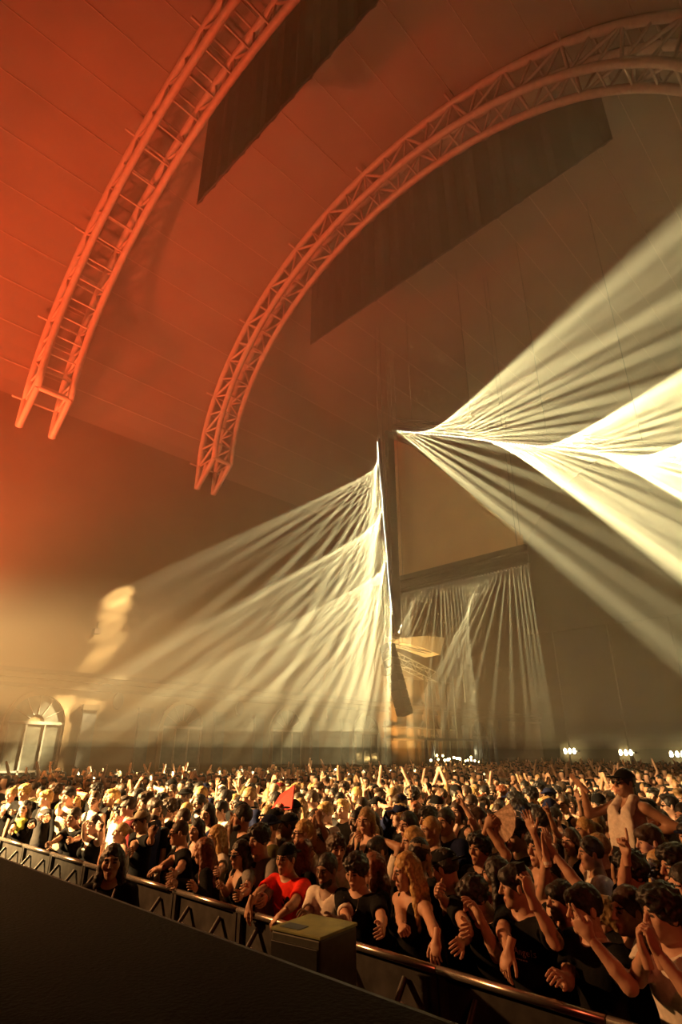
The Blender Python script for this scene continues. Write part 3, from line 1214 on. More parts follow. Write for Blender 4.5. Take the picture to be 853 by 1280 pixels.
def body_geo(p, vox, hvox, gvox):
    pts = [p.headc, p.neck] + [q for a in p.arm.values() for q in a[:3]] + [q for l in p.legs for q in l]
    pts = np.array(pts)
    f = Field(pts.min(0) - .2, pts.max(0) + .2, vox)
    T = p.T
    fem = p.fem
    f.ell((0, 0, .95), (.165 if fem else .155, .115, .13), .05)
    f.ell(T((0, 0, 1.10)), (.120 if fem else .138, .092, .17), .06, p.Rm)
    f.ell(T((0, .0, 1.29)), (.150 if fem else .168, .108, .18), .05, p.Rm)
    for sg, side in ((-1, 'R'), (1, 'L')):
        S, E, Wr = p.arm[side][:3]
        f.cone(T((sg * .05, .012, 1.41)), S, .058, .054 if fem else .060, .04)
        f.cone(T((0, .02, 1.50)), T((sg * .11, .022, 1.435)), .042, .04, .03)
        f.cone(S, E, .044 if fem else .052, .036 if fem else .041, .02)
        m = E + (Wr - E) * .35
        f.cone(E, m, .037 if fem else .042, .036 if fem else .041, .02)
        f.cone(m, Wr, .036 if fem else .040, .024 if fem else .027, .015)
        if fem:
            f.ell(T((sg * .07, -.095, 1.275)), (.062, .055, .062), .03)
    f.cone(T((0, .018, 1.42)), p.headc + p.Hm[:3, :3] @ np.array((0, .02, -.07)), .052 if fem else .060, .045 if fem else .053, .03)
    for hp, kn, an, to in p.legs:
        f.cone(hp, kn, .084, .058, .04)
        f.cone(kn, an, .055, .036, .02)
        f.cone(an, to, .04, .03, .02)
    V, Q = f.nets()
    mi = np.zeros(len(Q), int)
    Vs, Qs, Ms = [V], [Q], [mi]
    n = len(V)
    hv, hq, hm_ = head_geo(fem, hvox)
    Vs.append(hv @ p.Hm[:3, :3].T + p.Hm[:3, 3])
    Qs.append(hq + n)
    Ms.append(hm_)
    n += len(hv)
    for side in ('R', 'L'):
        M, pose = p.arm[side][3], p.arm[side][4]
        gv, gq = hand_geo(pose, gvox)
        sc_ = .90 if fem else 1.0
        Vs.append((gv * sc_) @ M[:3, :3].T + M[:3, 3])
        Qs.append((gq if side == 'R' else gq[:, ::-1]) + n)
        Ms.append(np.zeros(len(gq), int))
        n += len(gv)
    return np.concatenate(Vs) * p.s, np.concatenate(Qs), np.concatenate(Ms)


def top_geo(p, kind, vox, inf=.014):
    """kind: tee, long, tank, vneck, jacket, crop"""
    pts = np.array([p.neck] + [q for a in p.arm.values() for q in a[:3]] + [(0, 0, .8)])
    f = Field(pts.min(0) - .24, pts.max(0) + .2, vox)
    T, fem = p.T, p.fem
    i = inf
    f.ell((0, 0, .95), (.165 + i, .115 + i, .14), .05)
    f.ell(T((0, 0, 1.10)), ((.125 if fem else .145) + i, .095 + i, .18), .06, p.Rm)
    f.ell(T((0, .0, 1.29)), ((.150 if fem else .168) + i, .108 + i, .185), .05, p.Rm)
    for sg, side in ((-1, 'R'), (1, 'L')):
        S, E, Wr = p.arm[side][:3]
        if kind in ('tank', 'crop'):
            f.cone(T((sg * .07, .012, 1.36)), T((sg * .10, .012, 1.43)), .055 + i, .038 + i, .03)
        else:
            f.cone(T((sg * .05, .012, 1.405)), S, .058 + i, (.054 if fem else .060) + i, .04)
            if kind in ('tee', 'vneck'):
                q = S + (E - S) * .62
                f.cone(S, q, (.050 if fem else .056) + i, .056 + i, .02)
                dn = (E - S) / np.linalg.norm(E - S)
                f.ell(q + dn * .075, (.075, .075, .075), .004, sub=True)
            else:
                f.cone(S, E, .054 + i, .046 + i, .02)
                f.cone(E, E + (Wr - E) * .93, .046 + i, .034 + i, .02)
        if fem:
            f.ell(T((sg * .07, -.095, 1.275)), (.062 + i * .7, .055 + i, .062 + i * .7), .03)
    if kind in ('tank', 'crop'):
        f.cone(T((0, -.10, 1.50)), T((0, -.16, 1.36)), .085, .07, .015, True)
        f.cone(T((0, .0, 1.56)), T((0, 0, 1.49)), .085, .075, .015, True)
    elif kind == 'vneck':
        f.cone(T((0, -.03, 1.56)), T((0, -.03, 1.49)), .085, .075, .012, True)
        f.cone(T((0, -.10, 1.49)), T((0, -.16, 1.36)), .075, .025, .012, True)
    else:
        f.cone(T((0, -.02, 1.58)), T((0, -.015, 1.50)), .085, .07, .012, True)
    f.plane(T((0, 0, 1.10)) if kind == 'crop' else (0, 0, .86), (0, 0, -1))
    V, Q = f.nets()
    return V * p.s, Q


def trouser_geo(p, vox):
    pts = np.array([q for l in p.legs for q in l] + [(0, 0, 1.0)])
    f = Field(pts.min(0) - .2, pts.max(0) + .2, vox)
    f.ell((0, 0, .93), (.172, .125, .13), .05)
    for hp, kn, an, to in p.legs:
        f.cone(hp, kn, .098, .076, .04)
        f.cone(kn, an, .074, .062, .02)
        f.cone(an, to, .052, .042, .02)
    f.plane((0, 0, 1.03), (0, 0, 1))
    f.plane((0, 0, .0), (0, 0, -1))
    V, Q = f.nets()
    c = V[Q].mean(1)
    return V * p.s, Q, (c[:, 2] < .10).astype(int)


# ---- people materials
SKIN = {'fair': (.62, .38, .27), 'light': (.52, .30, .20), 'tan': (.40, .22, .13), 'brown': (.20, .105, .06), 'dark': (.085, .045, .028)}
HAIRC = {'black': (.012, .010, .008), 'brown': (.045, .025, .013), 'auburn': (.16, .045, .015), 'blonde': (.48, .30, .11), 'ginger': (.30, .10, .03), 'fair': (.30, .19, .08)}
TOPC = {'black': (.010, .010, .010), 'charcoal': (.035, .034, .034), 'white': (.72, .66, .58), 'grey': (.20, .19, .18), 'beige': (.42, .33, .23), 'red': (.80, .035, .02),
        'navy': (.012, .016, .045), 'olive': (.09, .085, .035), 'maroon': (.12, .015, .015), 'brown': (.10, .05, .025), 'green': (.10, .18, .04), 'lime': (.50, .55, .10), 'pale blue': (.25, .32, .42)}


def skin_m(n):
    return mat('skin_' + n, SKIN[n], .55, var=.08, scale=14)


def hair_m(n):
    return mat('hair_' + n, HAIRC[n], .5, var=.35, scale=45, bump=.4)


def cloth_m(n):
    return mat('cloth_' + n.replace(' ', '_'), TOPC[n], .9, var=.15, scale=25, bump=.25)


M_EYE = mat('eye_and_brow', (.015, .010, .008), .4)
M_LIP = mat('lip', (.34, .13, .10), .5, var=.1)
M_TROU = mat('trouser_cloth', (.016, .016, .02), .9, var=.3, scale=20)
M_SHOE = mat('shoe', (.03, .03, .03), .6)
M_SHADE = mat('dark_lens', (.006, .006, .006), .12)


def set_mats(o, mats):
    for i, m in enumerate(mats):
        o.material_slots[i].link = 'OBJECT'
        o.material_slots[i].material = m


LOD = {'hero': (.017, .0068, .0048, .015), 'mid': (.026, .0105, .0075, .024)}
VAR = {}


def variant(key, p, top, lod):
    """meshes of one posed figure, cached by key"""
    k = (key, top, lod)
    if k in VAR:
        return VAR[k]
    bv, hv, gv, tv = LOD[lod]
    V, Q, mi = body_geo(p, bv, hv, gv)
    d = {'body': np_mesh('body', V, Q, mi, [skin_m('fair'), M_EYE, M_LIP])}
    if top:
        V, Q = top_geo(p, top, tv, .014 if lod == 'hero' else .020)
        d['top'] = np_mesh('top', V, Q, None, [cloth_m('black')])
    V, Q, mi = trouser_geo(p, .03)
    d['trousers'] = np_mesh('trousers', V, Q, mi, [M_TROU, M_SHOE])
    VAR[k] = d
    return d


HP_MESH = {}


def head_obj(name, style, vox, m, root, p):
    k = (style, vox)
    if k not in HP_MESH:
        V, Q = head_part(style, vox)
        HP_MESH[k] = np_mesh(style, V, Q, None, [m])
    o = bpy.data.objects.new(name, HP_MESH[k])
    link(o, root)
    o.matrix_local = Matrix(p.Hm.tolist()) if p.s == 1 else Matrix.Scale(p.s, 4) @ Matrix(p.Hm.tolist())
    set_mats(o, [m])
    return o


TOPNAME = {'tee': 't_shirt', 'vneck': 't_shirt', 'long': 'sweatshirt', 'tank': 'vest_top', 'crop': 'crop_top', 'jacket': 'jacket'}


def person(key, p, loc, rz, look, lod, label, group=None, name='person'):
    root = empty(name, loc, rz)
    tag(root, label, 'person', group)
    d = variant(key, p, look.get('top'), lod)
    hv = LOD[lod][1]
    o = bpy.data.objects.new('body', d['body'])
    link(o, root)
    set_mats(o, [skin_m(look['skin']), M_EYE, M_LIP])
    if look.get('top'):
        o = bpy.data.objects.new(TOPNAME[look['top']], d['top'])
        link(o, root)
        set_mats(o, [cloth_m(look['col'])])
    o = bpy.data.objects.new('trousers', d['trousers'])
    link(o, root)
    set_mats(o, [M_TROU, M_SHOE])
    if look.get('hair'):
        head_obj('hair', look['hair'], hv, hair_m(look['hc']), root, p)
    if look.get('hat'):
        head_obj({'cap': 'cap', 'cap_back': 'cap', 'hood': 'hood', 'headband': 'headband', 'bucket_hat': 'bucket_hat', 'beanie': 'beanie'}[look['hat']],
                 look['hat'], hv, cloth_m(look.get('hatc', 'black')), root, p)
    if look.get('specs'):
        head_obj(look['specs'], look['specs'], min(hv, .0055), M_SHADE, root, p)
    if look.get('beard'):
        head_obj('beard', 'beard', hv, hair_m(look['hc']), root, p)
    return root

# ------------------------------------------------------------------ people picked out by the photograph
PLACED = []                                    # floor positions already taken


def proj(P):
    """pixel of a world point in the 853x1280 frame"""
    d = Vector(P) - Vector((0, 0, CZ))
    ca, sa = math.cos(AZ), math.sin(AZ)
    fx, fy, fz = d.x * ca + d.y * sa, -d.x * sa + d.y * ca, d.z
    c, s = math.cos(PITCH), math.sin(PITCH)
    zf = fy * c + fz * s
    if zf < .1:
        return None
    return 426.5 + F * fx / zf, 640 - F * (-fy * s + fz * c) / zf, zf


HCOUNT = 0


def hero(label, px, py, u, yaw=0, lean=0, head=(0, 0), look=None, R=None, L=None, fem=False, hmin=1.5, hmax=2.0, sit=False, twist=0, zadd=0.0, group=None, lod='hero'):
    """px, py: pixel of the head centre; u: its distance down the hall. R/L: arm dicts; 'px' gives a wrist pixel (x, y, distance down the hall)"""
    global HCOUNT
    Hc = at(px, py, 1, u)
    p0 = Pose(1.75, lean, head, fem, twist=twist, sit=sit)
    h = max(hmin, min(hmax, 1.75 * (Hc.z - zadd) / p0.headc[2]))
    rz = math.radians(yaw)
    off = Matrix.Rotation(rz, 3, 'Z') @ Vector((p0.headc * h / 1.75).tolist())
    loc = Vector((Hc.x - off.x, Hc.y - off.y, zadd))
    arms = {}
    inv = Matrix.Rotation(-rz, 3, 'Z')
    for side, a in (('R', R), ('L', L)):
        if a is None:
            arms[side] = None
            continue
        a = dict(a)
        if 'px' in a:
            W = at(a['px'][0], a['px'][1], 1, a['px'][2])
            a['w'] = tuple(inv @ (W - loc))
            a['abs'] = True
        for q in ('fdw', 'palmw', 'polew'):           # directions given in world axes
            if q in a:
                a[q[:-1]] = tuple(inv @ Vector(a[q]))
        arms[side] = a
    p = Pose(h, lean, head, fem, arms['R'], arms['L'], sit, twist)
    HCOUNT += 1
    root = person('hero%d' % HCOUNT, p, loc, rz, look, lod, label, group)
    PLACED.append((loc.x, loc.y))
    return root, p


def hand_world(root, p, side, off=(.085, 0, .03)):
    """a point in front of the palm and the hand's axes in the world"""
    M = Matrix.Translation(root.location) @ Matrix.Rotation(root.rotation_euler.z, 4, 'Z') @ Matrix.Scale(p.s, 4) @ Matrix(p.arm[side][3].tolist())
    return M @ Vector(off), M


def phone(root, p, side, label, screen=False, colour='black'):
    c, M = hand_world(root, p, side, (.095, .01, .036))
    R = empty('phone', c)
    tag(R, label, 'phone')
    R.rotation_euler = M.to_3x3().normalized().to_euler()
    pm = mat('phone_shell_' + colour, (.02, .02, .02) if colour == 'black' else (.75, .70, .65), .3)
    box('shell', -.075, .075, -.037, .037, -.005, .005, pm, R, .004)
    box('camera_bump', .035, .068, -.030, .0, .005, .008, M_BLACK, R, .002)
    if screen:
        box('screen', -.07, .07, -.034, .034, -.0065, -.0052, mat('phone_screen', (1, 1, 1), .2, emit=(.9, .85, .8), es=.5), R)
    return R


def RAIL(x, y, u=3.46, pose='grip', **k):
    return dict(px=(x, y, u), pose=pose, **k)


lk = dict
# --- woman working in the pit
r, p = hero('long dark-haired woman in black with pale lanyard standing in the pit', 140, 1078, 2.50, 52, 0, (6, 0),
            lk(skin='light', hair='long_straight', hc='black', top='jacket', col='black'), fem=True)
lan = []
for k in range(13):
    t = k / 12
    lan.append(((-.075 + .055 * t) * p.s, (-.115 - .02 * math.sin(t * 3)) * p.s, (1.46 - .22 * t) * p.s))
V1, F1 = tube_vf(lan, .007, 6)
V2, F2 = tube_vf([(-x, y, z) for x, y, z in lan], .007, 6)
n = len(V1)
obj('lanyard', V1 + V2, F1 + [tuple(i + n for i in f) for f in F2], mat('lanyard_cloth', (.45, .36, .32), .8), r)

# --- front row, from the left edge
hero('blonde woman in black v-neck top at the far left of the barrier', 14, 994, 4.25, 20, 0, (12, 0),
     lk(skin='fair', hair='bun', hc='fair', top='tank', col='black'), R=RAIL(-4, 1050), L=RAIL(6, 1040), fem=True)
r, p = hero('dark-haired woman with lime green neckerchief at the left of the barrier', 31, 1011, 3.86, 35, 4, (8, -4),
            lk(skin='fair', hair='long', hc='black', top='tee', col='black'), R=RAIL(12, 1046), L=dict(px=(38, 1040, 3.6), pose='relax', palmw=(-.3, -.4, .6)), fem=True)
f_ = Field((-.26, -.26, 1.05), (.26, .2, 1.55), .02)
f_.ell(p.T((0, -.03, 1.45)), (.12, .11, .05), .02)
f_.ell(p.T((0, -.11, 1.36)), (.11, .045, .11), .03)
f_.cone(p.T((0, .0, 1.60)), p.T((0, 0, 1.44)), .075, .07, .01, True)
V, Q = f_.nets()
o = link(bpy.data.objects.new('neckerchief', np_mesh('neckerchief', V * p.s, Q, None, [cloth_m('lime')])), r)
hero('man with glasses and olive shirt behind the neckerchief woman', 41, 987, 4.9, 10, 0, (6, 0),
     lk(skin='fair', hair='short', hc='brown', top='tee', col='olive', specs='glasses'))
hero('blond man in dark tee, face brightly lit, behind the left barrier', 57, 998, 4.3, -8, 0, (-6, 2),
     lk(skin='fair', hair='fringe', hc='blonde', top='tee', col='charcoal'), R=RAIL(52, 1060), L=RAIL(62, 1062))
r, p = hero('man in pale grey vest filming with a white phone before his face', 86, 996, 4.35, 18, 0, (0, 0),
            lk(skin='fair', hair='fringe', hc='black', top='tank', col='beige'), R=dict(px=(74, 1012, 4.05), pose='hold', palmw=(.6, .6, .2), fdw=(.1, -.1, 1)), L=RAIL(66, 1048, 3.6))
phone(r, p, 'R', 'white phone held up before the man in the grey vest', colour='white')
hero('short person in black leaning on the barrier left of the girl filming', 92, 1022, 3.9, 20, 8, (0, 4),
     lk(skin='tan', hair='short', hc='brown', top='tee', col='black'), R=RAIL(58, 1058), L=RAIL(80, 1058), fem=True)
r, p = hero('bright-faced girl holding both forearms up to film at the barrier', 117, 1031, 3.92, 10, 0, (10, -4),
            lk(skin='fair', hair='ponytail', hc='brown', top='crop', col='black'),
            R=dict(px=(104, 1034, 3.65), pose='hold', palmw=(.5, .5, 0), fdw=(.2, -.2, 1)), L=dict(px=(124, 1022, 3.6), pose='hold', fdw=(-.8, 0, .3), palmw=(0, .8, -.3), polew=(1, .3, .2)), fem=True)
phone(r, p, 'L', 'dark phone in the raised hands of the girl filming')
hero('smiling girl with bright face just behind the pit woman', 151, 1041, 3.98, -14, 6, (-10, -4),
     lk(skin='fair', hair='ponytail', hc='fair', top='tank', col='white'), R=RAIL(128, 1068, 3.6), L=RAIL(150, 1078, 3.6), fem=True)
r, p = hero('man in pale green cap filming with a phone close to his face', 177, 1026, 4.05, 0, 3, (-4, 10),
            lk(skin='tan', hair='short', hc='brown', top='tee', col='black', hat='cap', hatc='beige'),
            R=RAIL(162, 1082, 3.50, 'relax'), L=dict(px=(191, 1044, 3.75), pose='hold', palmw=(-.3, .8, .2), fdw=(-.2, -.1, 1), polew=(.8, 0, -1)))
phone(r, p, 'L', 'black phone held by the man in the green cap')
hero('shaven-headed man in black tee and sunglasses leaning on the barrier', 224, 1041, 3.9, -22, 8, (-8, 4),
     lk(skin='light', hair='buzz', hc='brown', top='tee', col='black', specs='sunglasses'),
     R=RAIL(186, 1096, 3.42, 'drape', fdw=(-1, -.3, -.2), palmw=(0, .2, -1)), L=RAIL(214, 1103, 3.40, 'relax'))
hero('red-haired woman in studded black leather jacket leaning on the rail', 254, 1064, 3.8, -40, 12, (-12, 8),
     lk(skin='light', hair='long', hc='auburn', top='jacket', col='black'), R=RAIL(222, 1104, 3.5, 'relax'), L=RAIL(246, 1112, 3.48, 'relax'), fem=True)
hero('dark-haired woman looking out between sunglasses man and blonde', 246, 1038, 4.42, 14, 0, (0, 0),
     lk(skin='light', hair='long_straight', hc='black', top='tank', col='black'), fem=True)
hero('blonde woman in white top, brightly lit, behind the leather jacket', 270, 1047, 4.18, -10, 0, (-6, 4),
     lk(skin='fair', hair='long', hc='blonde', top='vneck', col='white'), R=RAIL(258, 1100, 3.7), L=RAIL(272, 1104, 3.6), fem=True)
hero('woman with sunglasses and long black hair resting arms on the rail', 300, 1068, 3.84, -6, 6, (8, 4),
     lk(skin='tan', hair='long', hc='black', top='tank', col='black', specs='sunglasses'), R=RAIL(277, 1106, 3.55, 'fist'), L=RAIL(300, 1122, 3.46), fem=True)
r, p = hero('curly-haired man in open grey cardigan over a black tee', 324, 1050, 4.0, 0, 4, (0, 6),
            lk(skin='light', hair='curly', hc='black', top='long', col='grey'), R=RAIL(309, 1116, 3.6, 'hold'), L=RAIL(330, 1130, 3.6, 'relax'))
f_ = Field((-.2, -.3, .8), (.2, .1, 1.55), .018)
f_.ell(p.T((0, -.03, 1.27)), (.085, .118, .20), .02, p.Rm)
f_.ell(p.T((0, -.03, 1.08)), (.075, .110, .20), .04, p.Rm)
f_.cone(p.T((0, -.02, 1.58)), p.T((0, -.015, 1.50)), .085, .07, .012, True)
V, Q = f_.nets()
link(bpy.data.objects.new('inner_t_shirt', np_mesh('inner_t_shirt', V * p.s, Q, None, [cloth_m('black')])), r)

# --- man in red
r, p = hero('man in bright red football shirt and black backward cap at the barrier', 358, 1074, 3.86, 6, 6, (6, 0),
            lk(skin='tan', hair='short', hc='black', top='tee', col='red', hat='cap_back'),
            R=RAIL(306, 1136, 3.36, 'drape', fdw=(-.15, -.3, -1), palmw=(.3, .9, -.2), polew=(-1, .4, .2)), L=RAIL(338, 1160, 3.30, 'relax', fdw=(-.6, -.5, -.6), palmw=(.2, .6, -.8)))


def chest_print(root, p, shapes, m, name, top='t_shirt', z=1.30, x=0.0):
    """flat print laid on the front of a shirt: polygons (metres, x to the wearer's left, z up) projected onto the cloth"""
    sh = [c for c in root.children if c.name.split('.')[0] == top][0]
    me = sh.data
    bv = BVHTree.FromPolygons([v.co.copy() for v in me.vertices], [tuple(q.vertices) for q in me.polygons])
    V, Fc = [], []
    c0 = p.T((x, -.1, z)) * p.s
    for poly in shapes:
        b = len(V)
        ok = True
        pts = []
        for (a, bz) in poly:
            hit = bv.ray_cast(Vector((c0[0] + a, -1.2, c0[2] + bz)), Vector((0, 1, 0)))
            if hit[0] is None:
                ok = False
                break
            pts.append(hit[0] + Vector((0, -.004, 0)))
        if ok:
            V += pts
            Fc.append(tuple(range(b, b + len(pts))))
    return obj(name, V, Fc, m, root)


def disc(cx, cz, rx, rz_, n=10):
    return [(cx + rx * math.cos(2 * math.pi * k / n), cz + rz_ * math.sin(2 * math.pi * k / n)) for k in range(n)]


# heraldic beast on the shirt: body, head, tail and paws
crest = [disc(0, .0, .018, .034), disc(.012, .044, .015, .016), [(-.03, .03), (-.012, .015), (-.008, .022), (-.032, .05)], [(-.012, -.025), (-.03, -.05), (-.022, -.055), (-.002, -.03)],
         [(.006, -.028), (.022, -.055), (.03, -.05), (.016, -.02)], [(.014, .012), (.04, .03), (.038, .04), (.010, .025)], [(-.014, -.01), (-.04, -.01), (-.042, .015), (-.034, .015), (-.03, .0), (-.014, .0)]]
chest_print(r, p, crest, cloth_m('black'), 'crest', z=1.29, x=.075)

r, p = hero('bearded dark-haired man in white tee behind the green-topped speaker', 409, 1088, 3.84, 4, 4, (2, 8),
            lk(skin='brown', hair='short', hc='black', top='vneck', col='white', beard=True), R=RAIL(381, 1142, 3.5, 'relax'), L=RAIL(420, 1150, 3.5))
hero('curly brown-haired man in white tee looking right behind the bearded man', 421, 1062, 4.5, 48, 0, (16, 4),
     lk(skin='light', hair='curly', hc='brown', top='tee', col='white'))
r, p = hero('young man with dark fringe, black tee and thin chain', 446, 1090, 3.88, 8, 4, (4, 12),
            lk(skin='light', hair='curly', hc='black', top='tee', col='black'), R=RAIL(440, 1170, 3.5), L=RAIL(480, 1172, 3.46, 'relax'))
ch = []
for k in range(25):
    a = math.pi * (k / 24)
    q = p.T((-.075 * math.cos(a), -.105 - .035 * math.sin(a), 1.46 - .13 * math.sin(a)))
    ch.append(tuple(q * p.s))
V, Fq = tube_vf(ch, .0035, 5)
obj('necklace', V, Fq, M_RAIL, r)
hero('auburn long-haired woman in profile between chain man and blonde', 466, 1086, 4.22, -30, 2, (-30, 4),
     lk(skin='light', hair='long', hc='auburn', top='long', col='charcoal'), fem=True)
hero('long-haired blonde woman in black vest top leaning on the bright rail', 508, 1090, 3.90, -14, 5, (-14, 8),
     lk(skin='light', hair='long', hc='blonde', top='tank', col='black'), R=RAIL(506, 1184, 3.36, 'fist', palmw=(0, .6, -.6)), L=RAIL(548, 1180, 3.48, 'drape', fdw=(.2, -.6, -1), palmw=(-.2, .8, -.5)), fem=True)
hero('person turned away wearing black cap with pale band', 526, 1069, 4.42, 170, 0, (10, 0),
     lk(skin='light', hair='short', hc='black', top='tee', col='black', hat='headband', hatc='beige'))
hero('man in black cap and black tee, profile bowed to the left', 557, 1086, 4.12, -52, 8, (-34, 14),
     lk(skin='light', hair='short', hc='black', top='tee', col='black', hat='cap_back'), R=dict(px=(550, 1118, 3.85), pose='grip', palmw=(.5, .5, -.3)), L=RAIL(590, 1168, 3.5, 'relax'))
hero('dark-haired man with head down and bent arm by the rail', 594, 1122, 3.95, -20, 16, (-10, 24),
     lk(skin='light', hair='curly', hc='black', top='tee', col='black'), R=RAIL(572, 1186, 3.5, 'relax'), L=dict(px=(600, 1146, 3.62), pose='relax', polew=(.4, -.2, -1)))
hero('woman with straight black hair in profile left of the printed tee', 620, 1096, 4.25, -42, 0, (-28, 2),
     lk(skin='light', hair='long_straight', hc='black', top='vneck', col='maroon'), fem=True)
r, p = hero('man in black tee with orange print, hand raised to his cheek', 646, 1108, 3.92, -18, 5, (-34, 6),
            lk(skin='light', hair='fringe', hc='black', top='tee', col='black'), R=RAIL(638, 1204, 3.42, 'drape', fdw=(-.2, -.5, -1), palmw=(.2, .9, -.3), polew=(-1, .6, .3)),
            L=dict(px=(664, 1120, 3.60), pose='hold', fdw=(-.15, -.1, 1), palmw=(-.9, .3, 0), polew=(.9, -.3, -1)))
phone(r, p, 'L', 'black phone in the raised hand of the man with the printed tee')
M_ORP = mat('orange_print', (.75, .26, .07), .8, var=.2, scale=60)
blob = [disc(-.02, .02, .036, .042), disc(-.052, .055, .017, .018), disc(.012, .058, .017, .018), [(-.05, .0), (-.042, -.055), (-.034, -.06), (-.03, -.01)], [(-.02, -.01), (-.014, -.035), (-.006, -.035), (-.004, -.005)],
        [(.0, .0), (.006, -.062), (.013, -.062), (.016, .005)]]
chest_print(r, p, blob, M_ORP, 'print', z=1.285, x=-.04)


def text_polys(body, size):
    cu = bpy.data.curves.new('lettering', 'FONT')
    cu.body = body
    cu.size = size
    cu.resolution_u = 2
    o_ = bpy.data.objects.new('lettering', cu)
    COL.objects.link(o_)
    me = o_.to_mesh()
    ps = [[(me.vertices[i].co.x, me.vertices[i].co.y) for i in q.vertices] for q in me.polygons]
    o_.to_mesh_clear()
    bpy.data.objects.remove(o_)
    bpy.data.curves.remove(cu)
    return ps


chest_print(r, p, text_polys('Angels', .052), mat('pale_print', (.55, .42, .33), .8), 'lettering', z=1.285, x=.01)
chest_print(r, p, [[(0.0 + k * .016, -.03), (.011 + k * .016, -.03), (.011 + k * .016, -.022), (.0 + k * .016, -.022)] for k in range(5)], mat('pale_print', (.5, .4, .3), .8), 'small_print', z=1.285, x=.02)
hero('dark-haired person half hidden behind the printed tee, striped shirt', 702, 1126, 4.35, -25, 0, (-10, 4),
     lk(skin='light', hair='fringe', hc='black', top='tee', col='charcoal'))
hero('man in black with finger raised to his lips at the right barrier', 731, 1136, 3.84, -24, 4, (-12, 4),
     lk(skin='light', hair='fringe', hc='black', top='tee', col='black'), L=dict(px=(738, 1172, 3.52), pose='point', fdw=(-.5, -.2, .7), palmw=(.2, .9, 0), polew=(1, -.2, -1)), R=RAIL(700, 1220, 3.5, 'relax'))
hero('blond long-haired person with head bowed behind the finger-raising man', 760, 1150, 4.15, -30, 10, (-10, 20),
     lk(skin='light', hair='long', hc='fair', top='tee', col='charcoal'), fem=True)
hero('man with brown short hair, face lit red, second from the right edge', 786, 1139, 4.02, -24, 2, (-10, 4),
     lk(skin='light', hair='short', hc='brown', top='tee', col='black'))
hero('man in white tee clasping both hands before his mouth at right', 829, 1143, 3.82, -24, 4, (-14, 4),
     lk(skin='light', hair='curly', hc='black', top='tee', col='white'), R=dict(px=(806, 1190, 3.50), pose='grip', fdw=(-.1, -.1, 1), palmw=(.9, .2, 0), polew=(-.4, -.6, -1)),
     L=dict(px=(822, 1190, 3.50), pose='grip', fdw=(-.2, -.1, 1), palmw=(-.9, .2, 0), polew=(.7, -.5, -1)))

# --- rows behind on the lit left
hero('man in pale cap with one arm straight up near the left wall', 72, 966, 8.0, 10, 0, (0, -4), lk(skin='fair', hair='short', hc='brown', top='tee', col='white', hat='cap', hatc='white'),
     R=dict(px=(63, 956, 7.9), pose='point', fdw=(.5, 0, .7), polew=(-.8, 0, -.3)))
hero('dark-haired man looking straight out, upper of two stacked faces', 150, 998, 5.3, 8, 0, (0, 0), lk(skin='light', hair='short', hc='black', top='tee', col='grey'))
hero('dark-haired man directly below the straight-looking man', 150, 1018, 4.6, 4, 0, (-6, 0), lk(skin='light', hair='curly', hc='black', top='tee', col='white'))
hero('person with large dark hair turned away above the green cap', 175, 997, 5.5, 150, 0, (0, 0), lk(skin='light', hair='curly', hc='black', top='tee', col='black'))
hero('dark-haired man in shadow between green cap and smiling man', 199, 1019, 4.75, -4, 0, (0, 6), lk(skin='tan', hair='fringe', hc='black', top='tee', col='black'))
hero('laughing man in black jacket with white markings, face bright', 211, 1011, 5.0, -14, 0, (-12, -2), lk(skin='fair', hair='curly', hc='brown', top='jacket', col='black'))
hero('person in pale hooded top, head framed by the hood', 227, 1000, 6.2, 0, 0, (0, 0), lk(skin='light', hair='short', hc='brown', top='long', col='beige', hat='hood', hatc='beige'))
hero('bearded man with glasses and black top above the sunglasses man', 249, 1005, 5.6, 6, 0, (0, 4), lk(skin='light', hair='short', hc='black', top='tee', col='black', beard=True, specs='glasses'))
hero('man in black cap seen from behind under raised orange arm', 303, 1016, 5.2, 160, 0, (0, 0), lk(skin='tan', hair='short', hc='black', top='tee', col='black', hat='cap'))
hero('dark-skinned hand-raising man below the black cap, left of curly man', 292, 1034, 4.7, -16, 0, (0, 0), lk(skin='brown', hair='buzz', hc='black', top='tank', col='beige'),
     R=dict(px=(291, 1022, 4.5), pose='open'))
hero('man in black baseball cap and beige tee above the man in red', 343, 1025, 5.1, -20, 0, (-14, 2), lk(skin='light', hair='short', hc='brown', top='tee', col='beige', hat='cap'),
     R=dict(px=(337, 1046, 4.8), pose='peace', polew=(-.5, -.2, -1)))
hero('man in dark cap right of the beige tee man, brown face', 361, 1032, 4.95, -30, 0, (-10, 2), lk(skin='brown', hair='short', hc='black', top='tee', col='black', hat='cap'))
hero('bright-faced man with black headband glasses behind the man in red', 379, 1042, 4.6, -22, 0, (-6, 2), lk(skin='fair', hair='short', hc='blonde', top='tee', col='beige', specs='glasses'))
hero('person with straight auburn hair turned away between red and white tees', 381, 1066, 4.32, 165, 0, (0, 0), lk(skin='light', hair='long_straight', hc='auburn', top='tee', col='black'), fem=True)
hero('person whose two tanned forearms rise together above the bearded man', 402, 1050, 4.95, -10, 0, (0, 0), lk(skin='tan', hair='short', hc='black', top='tank', col='black'),
     R=dict(px=(392, 1026, 4.75), pose='hold', fdw=(.2, 0, 1), palmw=(.7, .5, 0)), L=dict(px=(400, 1026, 4.75), pose='hold', fdw=(-.2, 0, 1), palmw=(-.7, .5, 0)))
r, p = hero('fair-haired man holding up the red card', 334, 1020, 5.6, -14, 0, (0, 0), lk(skin='light', hair='short', hc='fair', top='tee', col='white'), L=dict(px=(346, 1016, 5.35), pose='hold', fdw=(.2, 0, 1), palmw=(0, .9, 0)))
c, _m = hand_world(r, p, 'L', (.12, .0, .04))
K = empty('red_card', c)
